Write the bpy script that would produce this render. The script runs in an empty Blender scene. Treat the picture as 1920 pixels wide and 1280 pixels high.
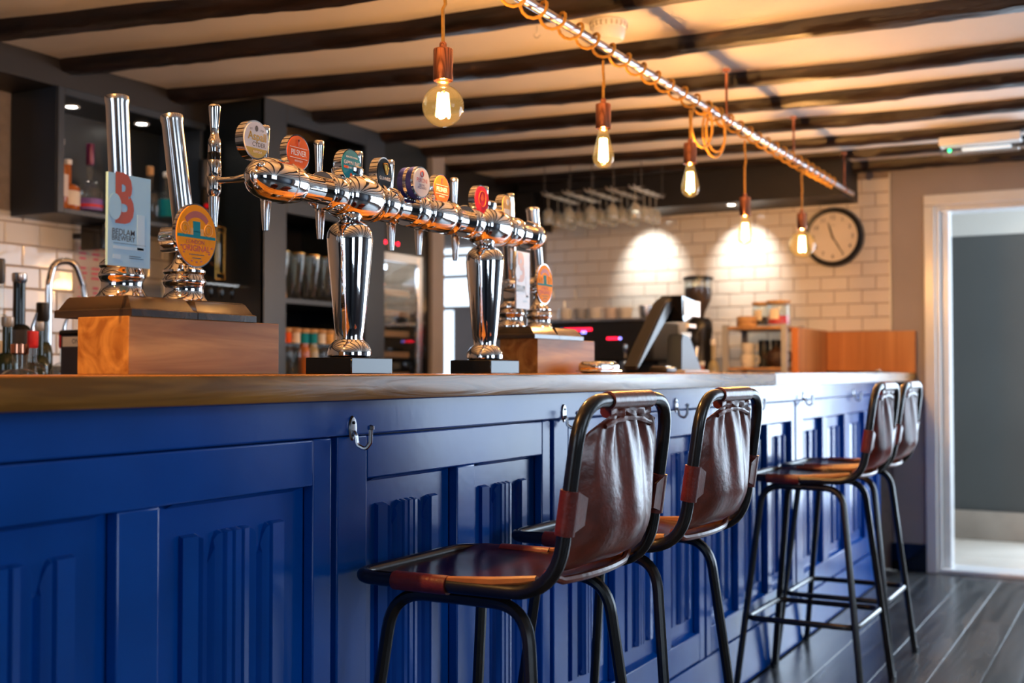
import bpy, bmesh, math, random
from mathutils import Vector, Matrix, noise
random.seed(7)
PI = math.pi
S = bpy.context.scene
COL = S.collection

# ------------------------------------------------------------------ camera
CAM_H = 1.10
cam = bpy.data.cameras.new('camera'); camo = bpy.data.objects.new('camera', cam); COL.objects.link(camo)
PITCH, YAW = math.radians(1.4708), math.radians(28.4849)
fh = Vector((-math.sin(YAW), math.cos(YAW), 0)); rt = Vector((math.cos(YAW), math.sin(YAW), 0))
fw = fh*math.cos(PITCH) + Vector((0, 0, math.sin(PITCH))); up = rt.cross(fw)
M = Matrix((rt, up, -fw)).transposed().to_4x4(); M.translation = (0, 0, CAM_H)
camo.matrix_world = M
cam.sensor_width = 36; cam.lens = 2220*36/1920; cam.clip_start = .02
cam.dof.use_dof = True; cam.dof.focus_distance = 2.32; cam.dof.aperture_fstop = 3.4
S.camera = camo
# ------------------------------------------------------------------ world, view
w = bpy.data.worlds.new('world'); S.world = w; w.use_nodes = True
bg = w.node_tree.nodes['Background']; bg.inputs[0].default_value = (.62, .78, 1, 1); bg.inputs[1].default_value = 1.2
vs = S.view_settings; vs.view_transform = 'Standard'; vs.look = 'None'; vs.gamma = 1; vs.use_curve_mapping = False
vs.exposure = 0.0
# ------------------------------------------------------------------ window daylight
def area(name, loc, rot, sx, sy, p, col):
    l = bpy.data.lights.new(name, 'AREA'); l.shape = 'RECTANGLE'; l.size = sx; l.size_y = sy; l.energy = p; l.color = col
    o = bpy.data.objects.new(name, l); COL.objects.link(o); o.location = loc; o.rotation_euler = rot
    return o
DAY = (.66, .82, 1)
area('window_daylight', (2.98, 2.0, 1.5), (0, PI/2, 0), 1.3, 1.5, 24, DAY)
area('window_daylight', (2.98, -1.4, 1.5), (0, PI/2, 0), 1.3, 1.4, 16, DAY)
area('window_daylight', (-1.3, -3.98, 1.35), (PI/2, 0, 0), 2.2, 1.5, 26, DAY)
area('window_daylight', (1.28, 6.81, 1.25), (-PI/2, 0, 0), 2.4, 1.7, 75, DAY)
area('exit_daylight', (-.17, 8.27, 1.1), (-PI/2, 0, 0),   .6, 1.8, 46, DAY)
area('corridor_daylight', (.2, 7.6, 1.5), (0, PI/2, 0), 1.1, .8, 16, (.9, .95, 1))
area('passage_daylight', (-4.9, 7.93, 1.6), (-PI/2, 0, 0), .5, .5, 10, DAY)

# ------------------------------------------------------------------ materials
def newmat(name):
    m = bpy.data.materials.new(name); m.use_nodes = True
    nt = m.node_tree; b = nt.nodes['Principled BSDF']
    return m, nt, b
def setin(b, **k):
    for a, v in k.items(): b.inputs[a.replace('_', ' ')].default_value = v
def mat(name, col, rough=.5, metal=0, var=.06, scale=12, bump=0, coat=0, spec=.5, bscale=None, stretch=(1, 1, 1), rvar=0):
    m, nt, b = newmat(name)
    setin(b, Roughness=rough, Metallic=metal)
    b.inputs['Coat Weight'].default_value = coat; b.inputs['Coat Roughness'].default_value = .12
    b.inputs['Specular IOR Level'].default_value = spec
    N = nt.nodes; L = nt.links
    tc = N.new('ShaderNodeTexCoord'); mp = N.new('ShaderNodeMapping'); mp.inputs['Scale'].default_value = stretch
    L.new(tc.outputs['Object'], mp.inputs[0])
    no = N.new('ShaderNodeTexNoise'); no.inputs['Scale'].default_value = scale; no.inputs['Detail'].default_value = 5
    L.new(mp.outputs[0], no.inputs[0])
    r = N.new('ShaderNodeValToRGB')
    r.color_ramp.elements[0].position = .3; r.color_ramp.elements[1].position = .7
    r.color_ramp.elements[0].color = tuple(max(0, c*(1-var)) for c in col)+(1,)
    r.color_ramp.elements[1].color = tuple(min(1, c*(1+var)) for c in col)+(1,)
    if name == 'beam_wood':
        e = r.color_ramp.elements.new(.66); e.color = tuple(c*1.6 for c in col)+(1,); r.color_ramp.elements[-1].position = .8; r.color_ramp.elements[-1].color = (.16, .085, .035, 1)
    L.new(no.outputs[0], r.inputs[0]); L.new(r.outputs[0], b.inputs['Base Color'])
    if rvar:
        mr = N.new('ShaderNodeMapRange'); mr.inputs[3].default_value = max(.02, rough-rvar); mr.inputs[4].default_value = rough+rvar
        L.new(no.outputs[0], mr.inputs[0]); L.new(mr.outputs[0], b.inputs['Roughness'])
    if bump:
        n2 = no
        if bscale:
            n2 = N.new('ShaderNodeTexNoise'); n2.inputs['Scale'].default_value = bscale; n2.inputs['Detail'].default_value = 4
            L.new(mp.outputs[0], n2.inputs[0])
        bp = N.new('ShaderNodeBump'); bp.inputs['Strength'].default_value = bump; bp.inputs['Distance'].default_value = .01
        L.new(n2.outputs[0], bp.inputs['Height']); L.new(bp.outputs[0], b.inputs['Normal'])
    return m
def wood(name, c1, c2, axis='Y', rough=.35, scale=14, bump=.15, coat=0, island=False, spec=.5):
    m, nt, b = newmat(name); N = nt.nodes; L = nt.links
    b.inputs['Specular IOR Level'].default_value = spec
    setin(b, Roughness=rough); b.inputs['Coat Weight'].default_value = coat; b.inputs['Coat Roughness'].default_value = .15
    tc = N.new('ShaderNodeTexCoord'); mp = N.new('ShaderNodeMapping')
    st = {'X': (.07, 1, 1), 'Y': (1, .07, 1), 'Z': (1, 1, .07)}[axis]; mp.inputs['Scale'].default_value = st
    L.new(tc.outputs['Object'], mp.inputs[0])
    if island:
        oi = N.new('ShaderNodeObjectInfo'); vm = N.new('ShaderNodeVectorMath'); vm.operation = 'ADD'
        cb = N.new('ShaderNodeCombineXYZ'); mu = N.new('ShaderNodeMath'); mu.operation = 'MULTIPLY'; mu.inputs[1].default_value = 37
        L.new(oi.outputs['Random'], mu.inputs[0])
        for i in range(3): L.new(mu.outputs[0], cb.inputs[i])
        L.new(mp.outputs[0], vm.inputs[0]); L.new(cb.outputs[0], vm.inputs[1]); src = vm.outputs[0]
    else: src = mp.outputs[0]
    no = N.new('ShaderNodeTexNoise'); no.inputs['Scale'].default_value = scale; no.inputs['Detail'].default_value = 8; no.inputs['Distortion'].default_value = 1.4
    L.new(src, no.inputs[0])
    r = N.new('ShaderNodeValToRGB'); r.color_ramp.elements[0].position = .36; r.color_ramp.elements[1].position = .64
    r.color_ramp.elements[0].color = c1+(1,); r.color_ramp.elements[1].color = c2+(1,)
    L.new(no.outputs[0], r.inputs[0])
    out = r.outputs[0]
    if island:
        hs = N.new('ShaderNodeHueSaturation'); mr = N.new('ShaderNodeMapRange'); mr.inputs[3].default_value = .7; mr.inputs[4].default_value = 1.25
        L.new(oi.outputs['Random'], mr.inputs[0]); L.new(mr.outputs[0], hs.inputs['Value']); L.new(out, hs.inputs['Color']); out = hs.outputs[0]
    L.new(out, b.inputs['Base Color'])
    bp = N.new('ShaderNodeBump'); bp.inputs['Strength'].default_value = bump; bp.inputs['Distance'].default_value = .004
    L.new(no.outputs[0], bp.inputs['Height']); L.new(bp.outputs[0], b.inputs['Normal'])
    return m
def glass(name, tint, refl=.9, rough=.02, body=None, bodyf=0, glow=0):
    m, nt, b = newmat(name); N = nt.nodes; L = nt.links
    out = N['Material Output']
    tr = N.new('ShaderNodeBsdfTransparent'); tr.inputs[0].default_value = tint+(1,)
    gl = N.new('ShaderNodeBsdfGlossy'); gl.inputs[0].default_value = (refl,)*3+(1,); gl.inputs['Roughness'].default_value = rough
    lw = N.new('ShaderNodeLayerWeight'); lw.inputs[0].default_value = .5; pw = N.new('ShaderNodeMath'); pw.operation = 'POWER'; pw.inputs[1].default_value = 3.2; nt.links.new(lw.outputs['Facing'], pw.inputs[0]); fr = N.new('ShaderNodeMapRange'); fr.inputs[3].default_value = .045; fr.inputs[4].default_value = .8; nt.links.new(pw.outputs[0], fr.inputs[0])
    no = N.new('ShaderNodeTexNoise'); no.inputs['Scale'].default_value = 8
    bp = N.new('ShaderNodeBump'); bp.inputs['Strength'].default_value = .03; L.new(no.outputs[0], bp.inputs['Height']); L.new(bp.outputs[0], gl.inputs['Normal'])
    mx = N.new('ShaderNodeMixShader'); L.new(fr.outputs[0], mx.inputs[0]); 
    last = tr.outputs[0]
    if body:
        df = N.new('ShaderNodeEmission' if glow else 'ShaderNodeBsdfDiffuse'); df.inputs[0].default_value = body+(1,)
        if glow: df.inputs[1].default_value = glow
        m2 = N.new('ShaderNodeMixShader'); m2.inputs[0].default_value = bodyf
        L.new(last, m2.inputs[1]); L.new(df.outputs[0], m2.inputs[2]); last = m2.outputs[0]
    L.new(last, mx.inputs[1]); L.new(gl.outputs[0], mx.inputs[2]); L.new(mx.outputs[0], out.inputs[0])
    return m
def emit(name, col, s):
    m, nt, b = newmat(name); setin(b, Base_Color=col+(1,)); b.inputs['Emission Color'].default_value = col+(1,); b.inputs['Emission Strength'].default_value = s
    return m

MT = dict(
 chrome=mat('chrome', (.86, .85, .84), .045, 1, .02, 30, .012, bscale=25),
 satin=mat('satin_chrome', (.78, .77, .77), .17, 1, .04, 30),
 steel=mat('steel', (.62, .62, .64), .22, 1, .04, 30),
 pipe=mat('pipe_metal', (.5, .46, .47), .3, 1, .06, 30),
 wirepaint=mat('rack_wire', (.11, .105, .1), .4, .3, .06, 20),
 silver=mat('silver_paint', (.36, .37, .4), .35, 0, .04, 20),
 seatleather=mat('seat_leather', (.075, .014, .010), .2, 0, .4, 22, .05, bscale=50, spec=.5),
 glassware=glass('glassware', (.93, .95, .93), body=(.8, .78, .72), bodyf=.22),
 copper=mat('copper', (.66, .27, .16), .16, 1, .06, 30),
 blacksteel=mat('black_steel', (.008, .008, .009), .27, .0, .3, 40, .03, spec=.6),
 leather=mat('brown_leather', (.165, .03, .014), .3, 0, .4, 22, .1, bscale=70, spec=.7),
 leatherred=mat('red_leather', (.14, .018, .012), .38, 0, .25, 40, .15, bscale=200),
 leatheredge=mat('worn_leather', (.28, .09, .02), .4, 0, .3, 25, .1),
 blue=mat('blue_paint', (.0004, .082, .42), .22, 0, .12, 5, .018, bscale=45, spec=.45, rvar=.05),
 navy=mat('navy_paint', (.010, .016, .022), .4, 0, .1, 6, .05, bscale=50),
 slate=mat('slate_paint', (.024, .036, .056), .4, 0, .1, 5, .05, bscale=50),
 dark=mat('dark_paint', (.014, .0125, .0135), .5, 0, .15, 6),
 black=mat('black_plastic', (.008, .008, .009), .35, 0, .2, 20),
 blackgloss=mat('black_gloss', (.004, .004, .005), .08, 0, .1, 20),
 greywall=mat('grey_wall', (.36, .32, .315), .62, 0, .05, 3, .06, bscale=70),
 plaster=mat('plaster', (.82, .76, .69), .75, 0, .05, 2.2, .25, bscale=9),
 beigewall=mat('beige_wall', (.33, .29, .26), .6, 0, .05, 3),
 white=mat('white_gloss', (.8, .82, .84), .25, 0, .03, 8),
 plastic=mat('white_plastic', (.8, .8, .8), .4, 0, .03, 8),
 corridor=mat('corridor_grey', (.06, .068, .07), .45, 0, .06, 2),
 corridorwhite=mat('corridor_white', (.55, .56, .54), .6, 0, .03, 2),
 stone=mat('stone_skirting', (.33, .29, .25), .5, 0, .15, 5),
 pale=mat('pale_floor', (.62, .58, .52), .35, 0, .08, 4),
 tile=mat('white_tile', (.86, .80, .73), .09, 0, .03, 5, .12, bscale=14, spec=.55),
 grout=mat('grout', (.36, .29, .24), .85, 0, .1, 30),
 beam=mat('beam_wood', (.016, .0085, .006), .42, 0, .75, 22, .9, bscale=34, stretch=(.18, 1, 1)),
 floorslab=mat('floor_slab', (.05, .05, .055), .5, 0, .2, 8),
 plank=wood('floor_plank_wood', (.045, .05, .054), (.125, .132, .135), 'Y', .27, 16, .35, island=True),
 counter=wood('counter_oak', (.22, .085, .012), (.43, .185, .03), 'Y', .25, 38, .3, spec=.3),
 oak=wood('oak_box', (.29, .12, .026), (.62, .34, .09), 'Y', .45, 16, .1, spec=.3),
 board=wood('oak_board', (.46, .15, .032), (.64, .25, .07), 'Z', .38, 9, .08),
 pumpwood=wood('dark_stained_wood', (.022, .014, .009), (.06, .036, .018), 'X', .22, 20, .12, coat=.5),
 shelfwood=wood('shelf_wood', (.3, .15, .06), (.48, .26, .11), 'Y', .45, 14),
 cord=mat('amber_fabric_cord', (.62, .3, .03), .6, 0, .2, 90),
 bulb=glass('amber_bulb_glass', (1, .9, .68), .55, .02, (1, .55, .16), .12, 1.9),
 bulbclear=glass('bulb_glass', (1, .93, .75)),
 clear=glass('clear_glass', (.93, .96, .95), body=(.7, .75, .75), bodyf=.022),
 pane=glass('window_pane', (.9, .93, .95)),
 darkglass=mat('dark_bottle_glass', (.006, .007, .006), .06, 0, .2, 10, spec=.6),
 greenglass=mat('green_bottle_glass', (.02, .03, .012), .07, 0, .2, 10, spec=.6),
 amberliq=mat('amber_spirit', (.42, .12, .025), .08, 0, .15, 8, spec=.6),
 paleliq=mat('pale_spirit', (.36, .3, .16), .1, 0, .2, 8, spec=.6),
 cork=mat('cork', (.52, .3, .13), .7, 0, .15, 40),
 purple=mat('purple_foil', (.14, .015, .07), .3, .2, .15, 20),
 purplelabel=mat('violet_label', (.2, .1, .38), .5, 0, .2, 20),
 cream=mat('cream_label', (.74, .66, .56), .6, 0, .06, 20),
 redlabel=mat('red_label', (.65, .02, .025), .45, 0, .1, 20),
 teal=mat('teal_enamel', (.01, .25, .32), .5, 0, .1, 20, spec=.06),
 orange=mat('orange_enamel', (.82, .11, .018), .5, 0, .06, 20, spec=.06),
 ltorange=mat('amber_enamel', (.9, .33, .008), .5, 0, .06, 20, spec=.06),
 redenamel=mat('red_enamel', (.75, .012, .03), .5, 0, .06, 20, spec=.06),
 gold=mat('gold', (.72, .42, .1), .25, .9, .1, 20),
 golden=mat('golden_enamel', (.75, .42, .14), .5, 0, .3, 60, spec=.06),
 badgewhite=mat('badge_white', (.72, .68, .68), .5, 0, .04, 20, spec=.06),
 navyenamel=mat('navy_enamel', (.02, .025, .16), .5, 0, .1, 20, spec=.06),
 ink=mat('dark_ink', (.03, .028, .04), .5, 0, .1, 20),
 redink=mat('red_ink', (.5, .03, .02), .5, 0, .1, 20),
 whiteink=mat('white_ink', (.82, .8, .78), .5, 0, .03, 20),
 pinkink=mat('pink_ink', (.75, .12, .25), .6, 0, .1, 20),
 rust=mat('rust_ink', (.38, .055, .02), .45, 0, .08, 20),
 ltblue=mat('pale_blue_card', (.34, .62, .84), .5, 0, .04, 8, spec=.06),
 ltblue2=mat('pale_blue_print', (.45, .7, .88), .5, 0, .04, 8, spec=.06),
 sheencard=mat('sheen_card', (.66, .72, .76), .25, 0, .03, 8),  # card colour whitened for the light reflected off the third pump's clip
 sheenprint=mat('sheen_print', (.72, .5, .42), .4, 0, .04, 8),  # emblem tint with that clip's pinkish reflection put into it
 paper=mat('paper', (.66, .58, .55), .7, 0, .05, 12),
 clockface=mat('clock_face', (.8, .72, .62), .5, 0, .04, 8),
 ceramic=mat('white_ceramic', (.72, .7, .67), .15, 0, .04, 8),
 coffee=mat('coffee_beans', (.035, .014, .007), .5, 0, .5, 120, .6),
 wire=mat('grey_wire', (.45, .43, .4), .35, .6, .06, 20),
 filament=emit('filament', (1, .62, .25), 40),
 spot=emit('spot_lens', (1, .95, .85), 30),
 redled=emit('red_led', (1, .01, .04), 5),
 blueled=emit('blue_led', (.25, .25, 1), 6),
 greenled=emit('green_led', (.02, 1, .3), 5),
 coolled=emit('cool_led', (.75, .85, 1), 8),
 sky=emit('sky_pane', (.72, .86, 1), 2.2),
 screen=emit('lit_screen', (.75, .82, .9), .75),
)
# ------------------------------------------------------------------ mesh helpers
WM = {}
def obj(name, bm, m, parent=None, smooth=35, world=True):
    """one mesh object; geometry given in world coordinates unless world=False (then local to the parent)"""
    if isinstance(bm, bmesh.types.BMesh):
        if id(bm) in HARD: smooth = min(smooth, 22); HARD.discard(id(bm))
        if parent is not None and world:
            bm.transform(WM[parent.name].inverted())
        bmesh.ops.recalc_face_normals(bm, faces=bm.faces)
        me = bpy.data.meshes.new(name); bm.to_mesh(me); bm.free()
        if smooth:
            for p in me.polygons: p.use_smooth = True
            me.set_sharp_from_angle(angle=math.radians(smooth))
        for mm in (m if isinstance(m, (list, tuple)) else [m]): me.materials.append(mm)
    else: me = bm
    o = bpy.data.objects.new(name, me); COL.objects.link(o)
    if parent is not None:
        o.parent = parent; WM[o.name] = WM[parent.name].copy()
    else: WM[o.name] = Matrix.Identity(4)
    return o
def tag(o, label, cat, group=None):
    o['label'] = label; o['category'] = cat
    if group: o['group'] = group
    return o
def thing(name, label, cat, loc=(0, 0, 0), rz=0, group=None):
    o = bpy.data.objects.new(name, None); COL.objects.link(o); o.empty_display_size = .05
    o.location = loc; o.rotation_euler = (0, 0, rz)
    WM[o.name] = Matrix.Translation(loc) @ Matrix.Rotation(rz, 4, 'Z')
    return tag(o, label, cat, group)
def struct(name, bm, m, smooth=0, label=None):
    o = obj(name, bm, m, None, smooth); o['kind'] = 'structure'
    if label: o['label'] = label
    return o
def dup(root, loc, rz, label, group=None):
    def cp(o, par):
        c = o.copy(); COL.objects.link(c)
        if par is not None: c.parent = par
        for ch in [x for x in list(COL.objects) if x.parent == o]: cp(ch, c)
        return c
    r = cp(root, None); r.location = loc; r.rotation_euler = (0, 0, rz); r['label'] = label
    if group: r['group'] = group
    return r
B = bmesh.new
def box(bm, x0, x1, y0, y1, z0, z1, bev=0, seg=2):
    r = bmesh.ops.create_cube(bm, size=1)
    vs_ = r['verts']
    for v in vs_:
        v.co = Vector((x0+(v.co.x+.5)*(x1-x0), y0+(v.co.y+.5)*(y1-y0), z0+(v.co.z+.5)*(z1-z0)))
    if bev:
        es = list({e for v in vs_ for e in v.link_edges})
        bmesh.ops.bevel(bm, geom=es, offset=bev, segments=seg, profile=.5, affect='EDGES')
    return bm
HARD = set()
def cbox(*a, **k):
    b = box(B(), *a, **k); HARD.add(id(b)); return b
def lathe(bm, prof, origin=(0, 0, 0), axis=(0, 0, 1), n=32, sx=1):
    """prof: (radius, height) pairs along the axis"""
    ax = Vector(axis).normalized(); q = Vector((0, 0, 1)).rotation_difference(ax).to_matrix()
    o = Vector(origin); rings = []
    for r, h in prof:
        if r < 1e-5: rings.append([bm.verts.new(o + q @ Vector((0, 0, h)))])
        else: rings.append([bm.verts.new(o + q @ Vector((sx*r*math.cos(2*PI*i/n), r*math.sin(2*PI*i/n), h))) for i in range(n)])
    for a, b in zip(rings, rings[1:]):
        if len(a) == 1 and len(b) == 1: continue
        for i in range(n):
            j = (i+1) % n
            if len(a) == 1: bm.faces.new((a[0], b[j], b[i]))
            elif len(b) == 1: bm.faces.new((a[i], a[j], b[0]))
            else: bm.faces.new((a[i], a[j], b[j], b[i]))
    for rg in (rings[0], rings[-1]):
        if len(rg) > 1: bm.faces.new(rg)
    return bm
def fillet(pts, rad, n=6, closed=False):
    P = [Vector(p) for p in pts]; R = rad if isinstance(rad, (list, tuple)) else [rad]*len(P); out = []
    N = len(P)
    for i in range(N):
        if not closed and i in (0, N-1): out.append(P[i]); continue
        a, b, c = P[i-1], P[i], P[(i+1) % N]; u = (a-b).normalized(); v = (c-b).normalized()
        ang = u.angle(v)
        if R[i] <= 0 or ang > 3.1: out.append(b); continue
        d = min(R[i]/math.tan(ang/2), (a-b).length*.49, (c-b).length*.49)
        p, q = b+u*d, b+v*d
        for k in range(n+1):
            t = k/n; out.append((1-t)**2*p + 2*t*(1-t)*b + t*t*q)
    return out
def tube(bm, path, r, n=10, closed=False, caps=True):
    P = [Vector(p) for p in path]; N = len(P); rings = []
    def tan(i):
        if closed: return (P[(i+1) % N]-P[i-1]).normalized()
        return (P[min(i+1, N-1)]-P[max(i-1, 0)]).normalized()
    t0 = tan(0); nrm = t0.orthogonal().normalized(); prev = t0
    rr = r if isinstance(r, (list, tuple)) else [r]*N
    for i in range(N):
        t = tan(i); nrm = prev.rotation_difference(t) @ nrm; nrm = (nrm - t*nrm.dot(t)).normalized(); prev = t; bn = t.cross(nrm)
        rings.append([bm.verts.new(P[i] + rr[i]*(nrm*math.cos(2*PI*k/n) + bn*math.sin(2*PI*k/n))) for k in range(n)])
    if closed:
        best = min(range(n), key=lambda s: sum((rings[-1][k].co-rings[0][(k+s) % n].co).length for k in range(n)))
    for i in range(N if closed else N-1):
        a, b = rings[i], rings[(i+1) % N]; s = best if closed and i == N-1 else 0
        for k in range(n): bm.faces.new((a[k], a[(k+1) % n], b[(k+1+s) % n], b[(k+s) % n]))
    if caps and not closed: bm.faces.new(rings[0]); bm.faces.new(rings[-1])
    return bm
def prism(bm, poly, to3, h):
    """poly of 2d points -> to3(u, v, d) for d=0 and d=h"""
    a = [bm.verts.new(to3(u, v, 0)) for u, v in poly]; b = [bm.verts.new(to3(u, v, h)) for u, v in poly]
    n = len(poly); bm.faces.new(a); bm.faces.new(b)
    for i in range(n): bm.faces.new((a[i], a[(i+1) % n], b[(i+1) % n], b[i]))
    return bm
def faceX(x, yc, zc):      # a plane looking along +X: u runs along +Y, v along +Z, d outwards
    return lambda u, v, d=0: Vector((x+d, yc+u, zc+v))
def faceY(y, xc, zc):      # a plane looking along -Y: u runs along +X
    return lambda u, v, d=0: Vector((xc+u, y-d, zc+v))
def disc(bm, to3, ru, rv, h, n=32, a0=0, a1=2*PI):
    m = n if abs(a1-a0-2*PI) < 1e-4 else n+1
    return prism(bm, [(ru*math.cos(a0+(a1-a0)*i/n), rv*math.sin(a0+(a1-a0)*i/n)) for i in range(m)], to3, h)
def rectp(bm, to3, u0, u1, v0, v1, h): return prism(bm, [(u0, v0), (u1, v0), (u1, v1), (u0, v1)], to3, h)
def text(bm, s, to3, size, u=0, v=0, h=.0004, bold=0, wscale=1, ang=0):
    cu = bpy.data.curves.new('t', 'FONT'); cu.body = s; cu.size = size; cu.align_x = 'CENTER'; cu.align_y = 'CENTER'
    cu.offset = bold*size; cu.resolution_u = 3
    o = bpy.data.objects.new('t', cu); COL.objects.link(o)
    me = o.to_mesh()
    vs_ = [vv.co.copy() for vv in me.vertices]; fs = [tuple(p.vertices) for p in me.polygons]
    o.to_mesh_clear(); bpy.data.objects.remove(o); bpy.data.curves.remove(cu)
    ca, sa = math.cos(ang), math.sin(ang)
    nv = []
    for c in vs_:
        x, y = c.x*wscale, c.y
        nv.append(bm.verts.new(to3(u+x*ca-y*sa, v+x*sa+y*ca, h)))
    for f in fs:
        try: bm.faces.new([nv[i] for i in f])
        except ValueError: pass
    return bm
def copy_mesh(o): return o.data

# ================================================================== SETTING
ZC, ZB = 2.275, 2.225
XB, YF, XR, YR = -3.85, 6.85, 3.0, -4.0
struct('floor', cbox(XB-1.6, XR+.1, YR-.1, YF+.02, -.12, -.012), MT['floorslab'])
FL = bpy.data.objects['floor']
def plank_mesh(wd, ln):
    bm = B(); c = .0008
    box(bm, -wd/2, wd/2, -ln/2, ln/2, -.012, 0, c, 1)
    bm2 = bpy.data.meshes.new('plank'); bmesh.ops.recalc_face_normals(bm, faces=bm.faces); bm.to_mesh(bm2); bm.free(); bm2.materials.append(MT['plank']); return bm2
pm = {}
x = -1.27
row = 0
while x < XR-.05:
    wd = (.168, .196, .182)[row % 3]; y = YR + .02 + random.uniform(0, .6); first = True
    y = YR+.02
    while y < YF-.06:
        ln = random.choice((1.6, 2.0, 2.4)) if not first else random.choice((.8, 1.2, 1.6)); first = False
        ln = min(ln, YF-.005-y)
        if ln < .05: break
        k = (wd, round(ln, 3))
        if k not in pm: pm[k] = plank_mesh(wd-.0016, ln-.0016)
        o = obj('plank', pm[k], None, FL); o.location = (x+wd/2, y+ln/2, random.uniform(-.0012, 0))
        y += ln
    x += wd; row += 1
# ceiling: uneven plaster
bm = B(); nx, ny = 70, 110
g = [[bm.verts.new((XB-1.7+(XR+.1-XB+1.7)*i/nx, YR-.1+(8.7-YR)*j/ny, 0)) for j in range(ny+1)] for i in range(nx+1)]
for r_ in g:
    for v in r_: v.co.z = ZC + .006*noise.noise(Vector((v.co.x*1.3, v.co.y*2.4, 3))) + .003*noise.noise(v.co*4)
for i in range(nx):
    for j in range(ny): bm.faces.new((g[i][j], g[i+1][j], g[i+1][j+1], g[i][j+1]))
gg = bmesh.ops.extrude_face_region(bm, geom=list(bm.faces)); bmesh.ops.translate(bm, vec=(0, 0, .15), verts=[e for e in gg['geom'] if isinstance(e, bmesh.types.BMVert)])
struct('ceiling', bm, MT['plaster'], 60)
# beams
def beam(ys, wd=.1, zb=ZB, x0=-3.62, x1=2.98, seed=0, lab=None):
    bm = B(); n = 130; prof = []
    xs = [-3.6, -2.2, -1.0, .5]
    def Y(xx):
        if xx <= xs[0]: return ys[0]
        if xx >= xs[-1]: return ys[-1]
        for a in range(3):
            if xs[a] <= xx <= xs[a+1]:
                t = (xx-xs[a])/(xs[a+1]-xs[a]); return ys[a]+(ys[a+1]-ys[a])*t
    for i in range(n+1):
        xx = x0+(x1-x0)*i/n; y = Y(xx)
        def nz(k, f=6, a=1): return a*noise.noise(Vector((xx*f, k*7.3+seed*3.1, seed*1.7)))
        jag = .008*nz(1, 5)+.006*nz(2, 16)+.005*nz(3, 40)
        jb = .007*nz(4, 5)+.005*nz(5, 18)+.004*nz(9, 45)
        w2 = wd + .014*nz(6, 2.2)
        pts = [(y+.004*nz(7, 3), ZC+.02), (y+.004*nz(8, 4), zb+.030+.01*nz(12, 4)), (y+.014+.5*abs(jb), zb+.006+jag), (y+.5*w2+jb*.4, zb+.8*jag*.6), (y+w2-.012+jb, zb+.004+jb*.9), (y+w2+jb*.5, zb+.022+jb), (y+w2, ZC+.02)]
        prof.append([bm.verts.new((xx, a, b)) for a, b in pts])
    for a, b in zip(prof, prof[1:]):
        for k in range(len(a)-1): bm.faces.new((a[k], a[k+1], b[k+1], b[k]))
        bm.faces.new((a[-1], a[0], b[0], b[-1]))
    bm.faces.new(prof[0]); bm.faces.new(prof[-1])
    o = struct('ceiling_beam', bm, MT['beam'], 50, lab); return o
BY = [(2.58, 2.85, 2.92, 2.95), (3.07, 3.29, 3.34, 3.35), (3.62, 3.86, 3.90, 3.95), (4.20, 4.40, 4.53, 4.54), (4.75, 4.87, 4.99, 5.0), (5.18, 5.36, 5.48, 5.5), (5.68, 5.86, 5.98, 6.0), (6.22, 6.30, 6.38, 6.42), (6.68, 6.70, 6.73, 6.74)]
for i, ys in enumerate(BY):
    beam(ys, (.10, .095, .10, .095, .1, .1, .09, .08, .1)[i], ZB+(.0, 0, 0, .004, .004, .006, .006, .01, -.005)[i], seed=i+1,
         lab='rough dark oak ceiling beam, number %s counted from the far wall' % ('nine eight seven six five four three two one'.split()[i]))
for i in range(13):
    y = 2.36-.5*i
    beam((y-.2, y-.05, y, y), .1, ZB, seed=i+20, lab='rough dark oak ceiling beam over the customer side of the room')

# left back wall, behind the bar
WBK = struct('wall_left', cbox(XB-.12, XB-.006, YR-.1, 5.39, 0, ZC+.02), MT['grout'])
def tile_mesh(w_, h_, d_=.008, c=.004):
    bm = B(); w_ -= .0035; h_ -= .0035
    a = [bm.verts.new((sx*w_/2, 0, sz*h_/2)) for sx, sz in ((-1, -1), (1, -1), (1, 1), (-1, 1))]
    m_ = [bm.verts.new((sx*(w_/2-c*.25), -d_*.7, sz*(h_/2-c*.25))) for sx, sz in ((-1, -1), (1, -1), (1, 1), (-1, 1))]
    b = [bm.verts.new((sx*(w_/2-c), -d_, sz*(h_/2-c))) for sx, sz in ((-1, -1), (1, -1), (1, 1), (-1, 1))]
    bm.faces.new(b)
    for q, p in ((a, m_), (m_, b)):
        for i in range(4): bm.faces.new((q[i], q[(i+1) % 4], p[(i+1) % 4], p[i]))
    bmesh.ops.recalc_face_normals(bm, faces=bm.faces)
    me = bpy.data.meshes.new('tile'); bm.to_mesh(me); bm.free(); me.materials.append(MT['tile'])
    for p in me.polygons: p.use_smooth = False
    return me
def tile_wall(parent, to, rz, u0, u1, z0, z1, tw, th, zref, uref, limit=300):
    full = {}
    n0 = int(math.floor((z0-zref)/th)); k = 0; cnt = 0
    r_ = n0
    while zref+r_*th < z1-.01:
        zb, zt = max(z0, zref+r_*th), min(z1, zref+(r_+1)*th)
        off = uref + (tw/2 if r_ % 2 else 0)
        i = int(math.floor((u0-off)/tw))
        while off+i*tw < u1-.008:
            a, b = max(u0, off+i*tw), min(u1, off+(i+1)*tw)
            if b-a > .012 and zt-zb > .012 and cnt < limit:
                key = (round(b-a, 3), round(zt-zb, 3))
                if key not in full: full[key] = tile_mesh(*key)
                o = obj('tile', full[key], None, parent); o.location = to((a+b)/2, (zb+zt)/2); o.rotation_euler = (random.uniform(-.012, .012), random.uniform(-.004, .004), rz+random.uniform(-.012, .012)); cnt += 1
            i += 1
        r_ += 1
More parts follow.
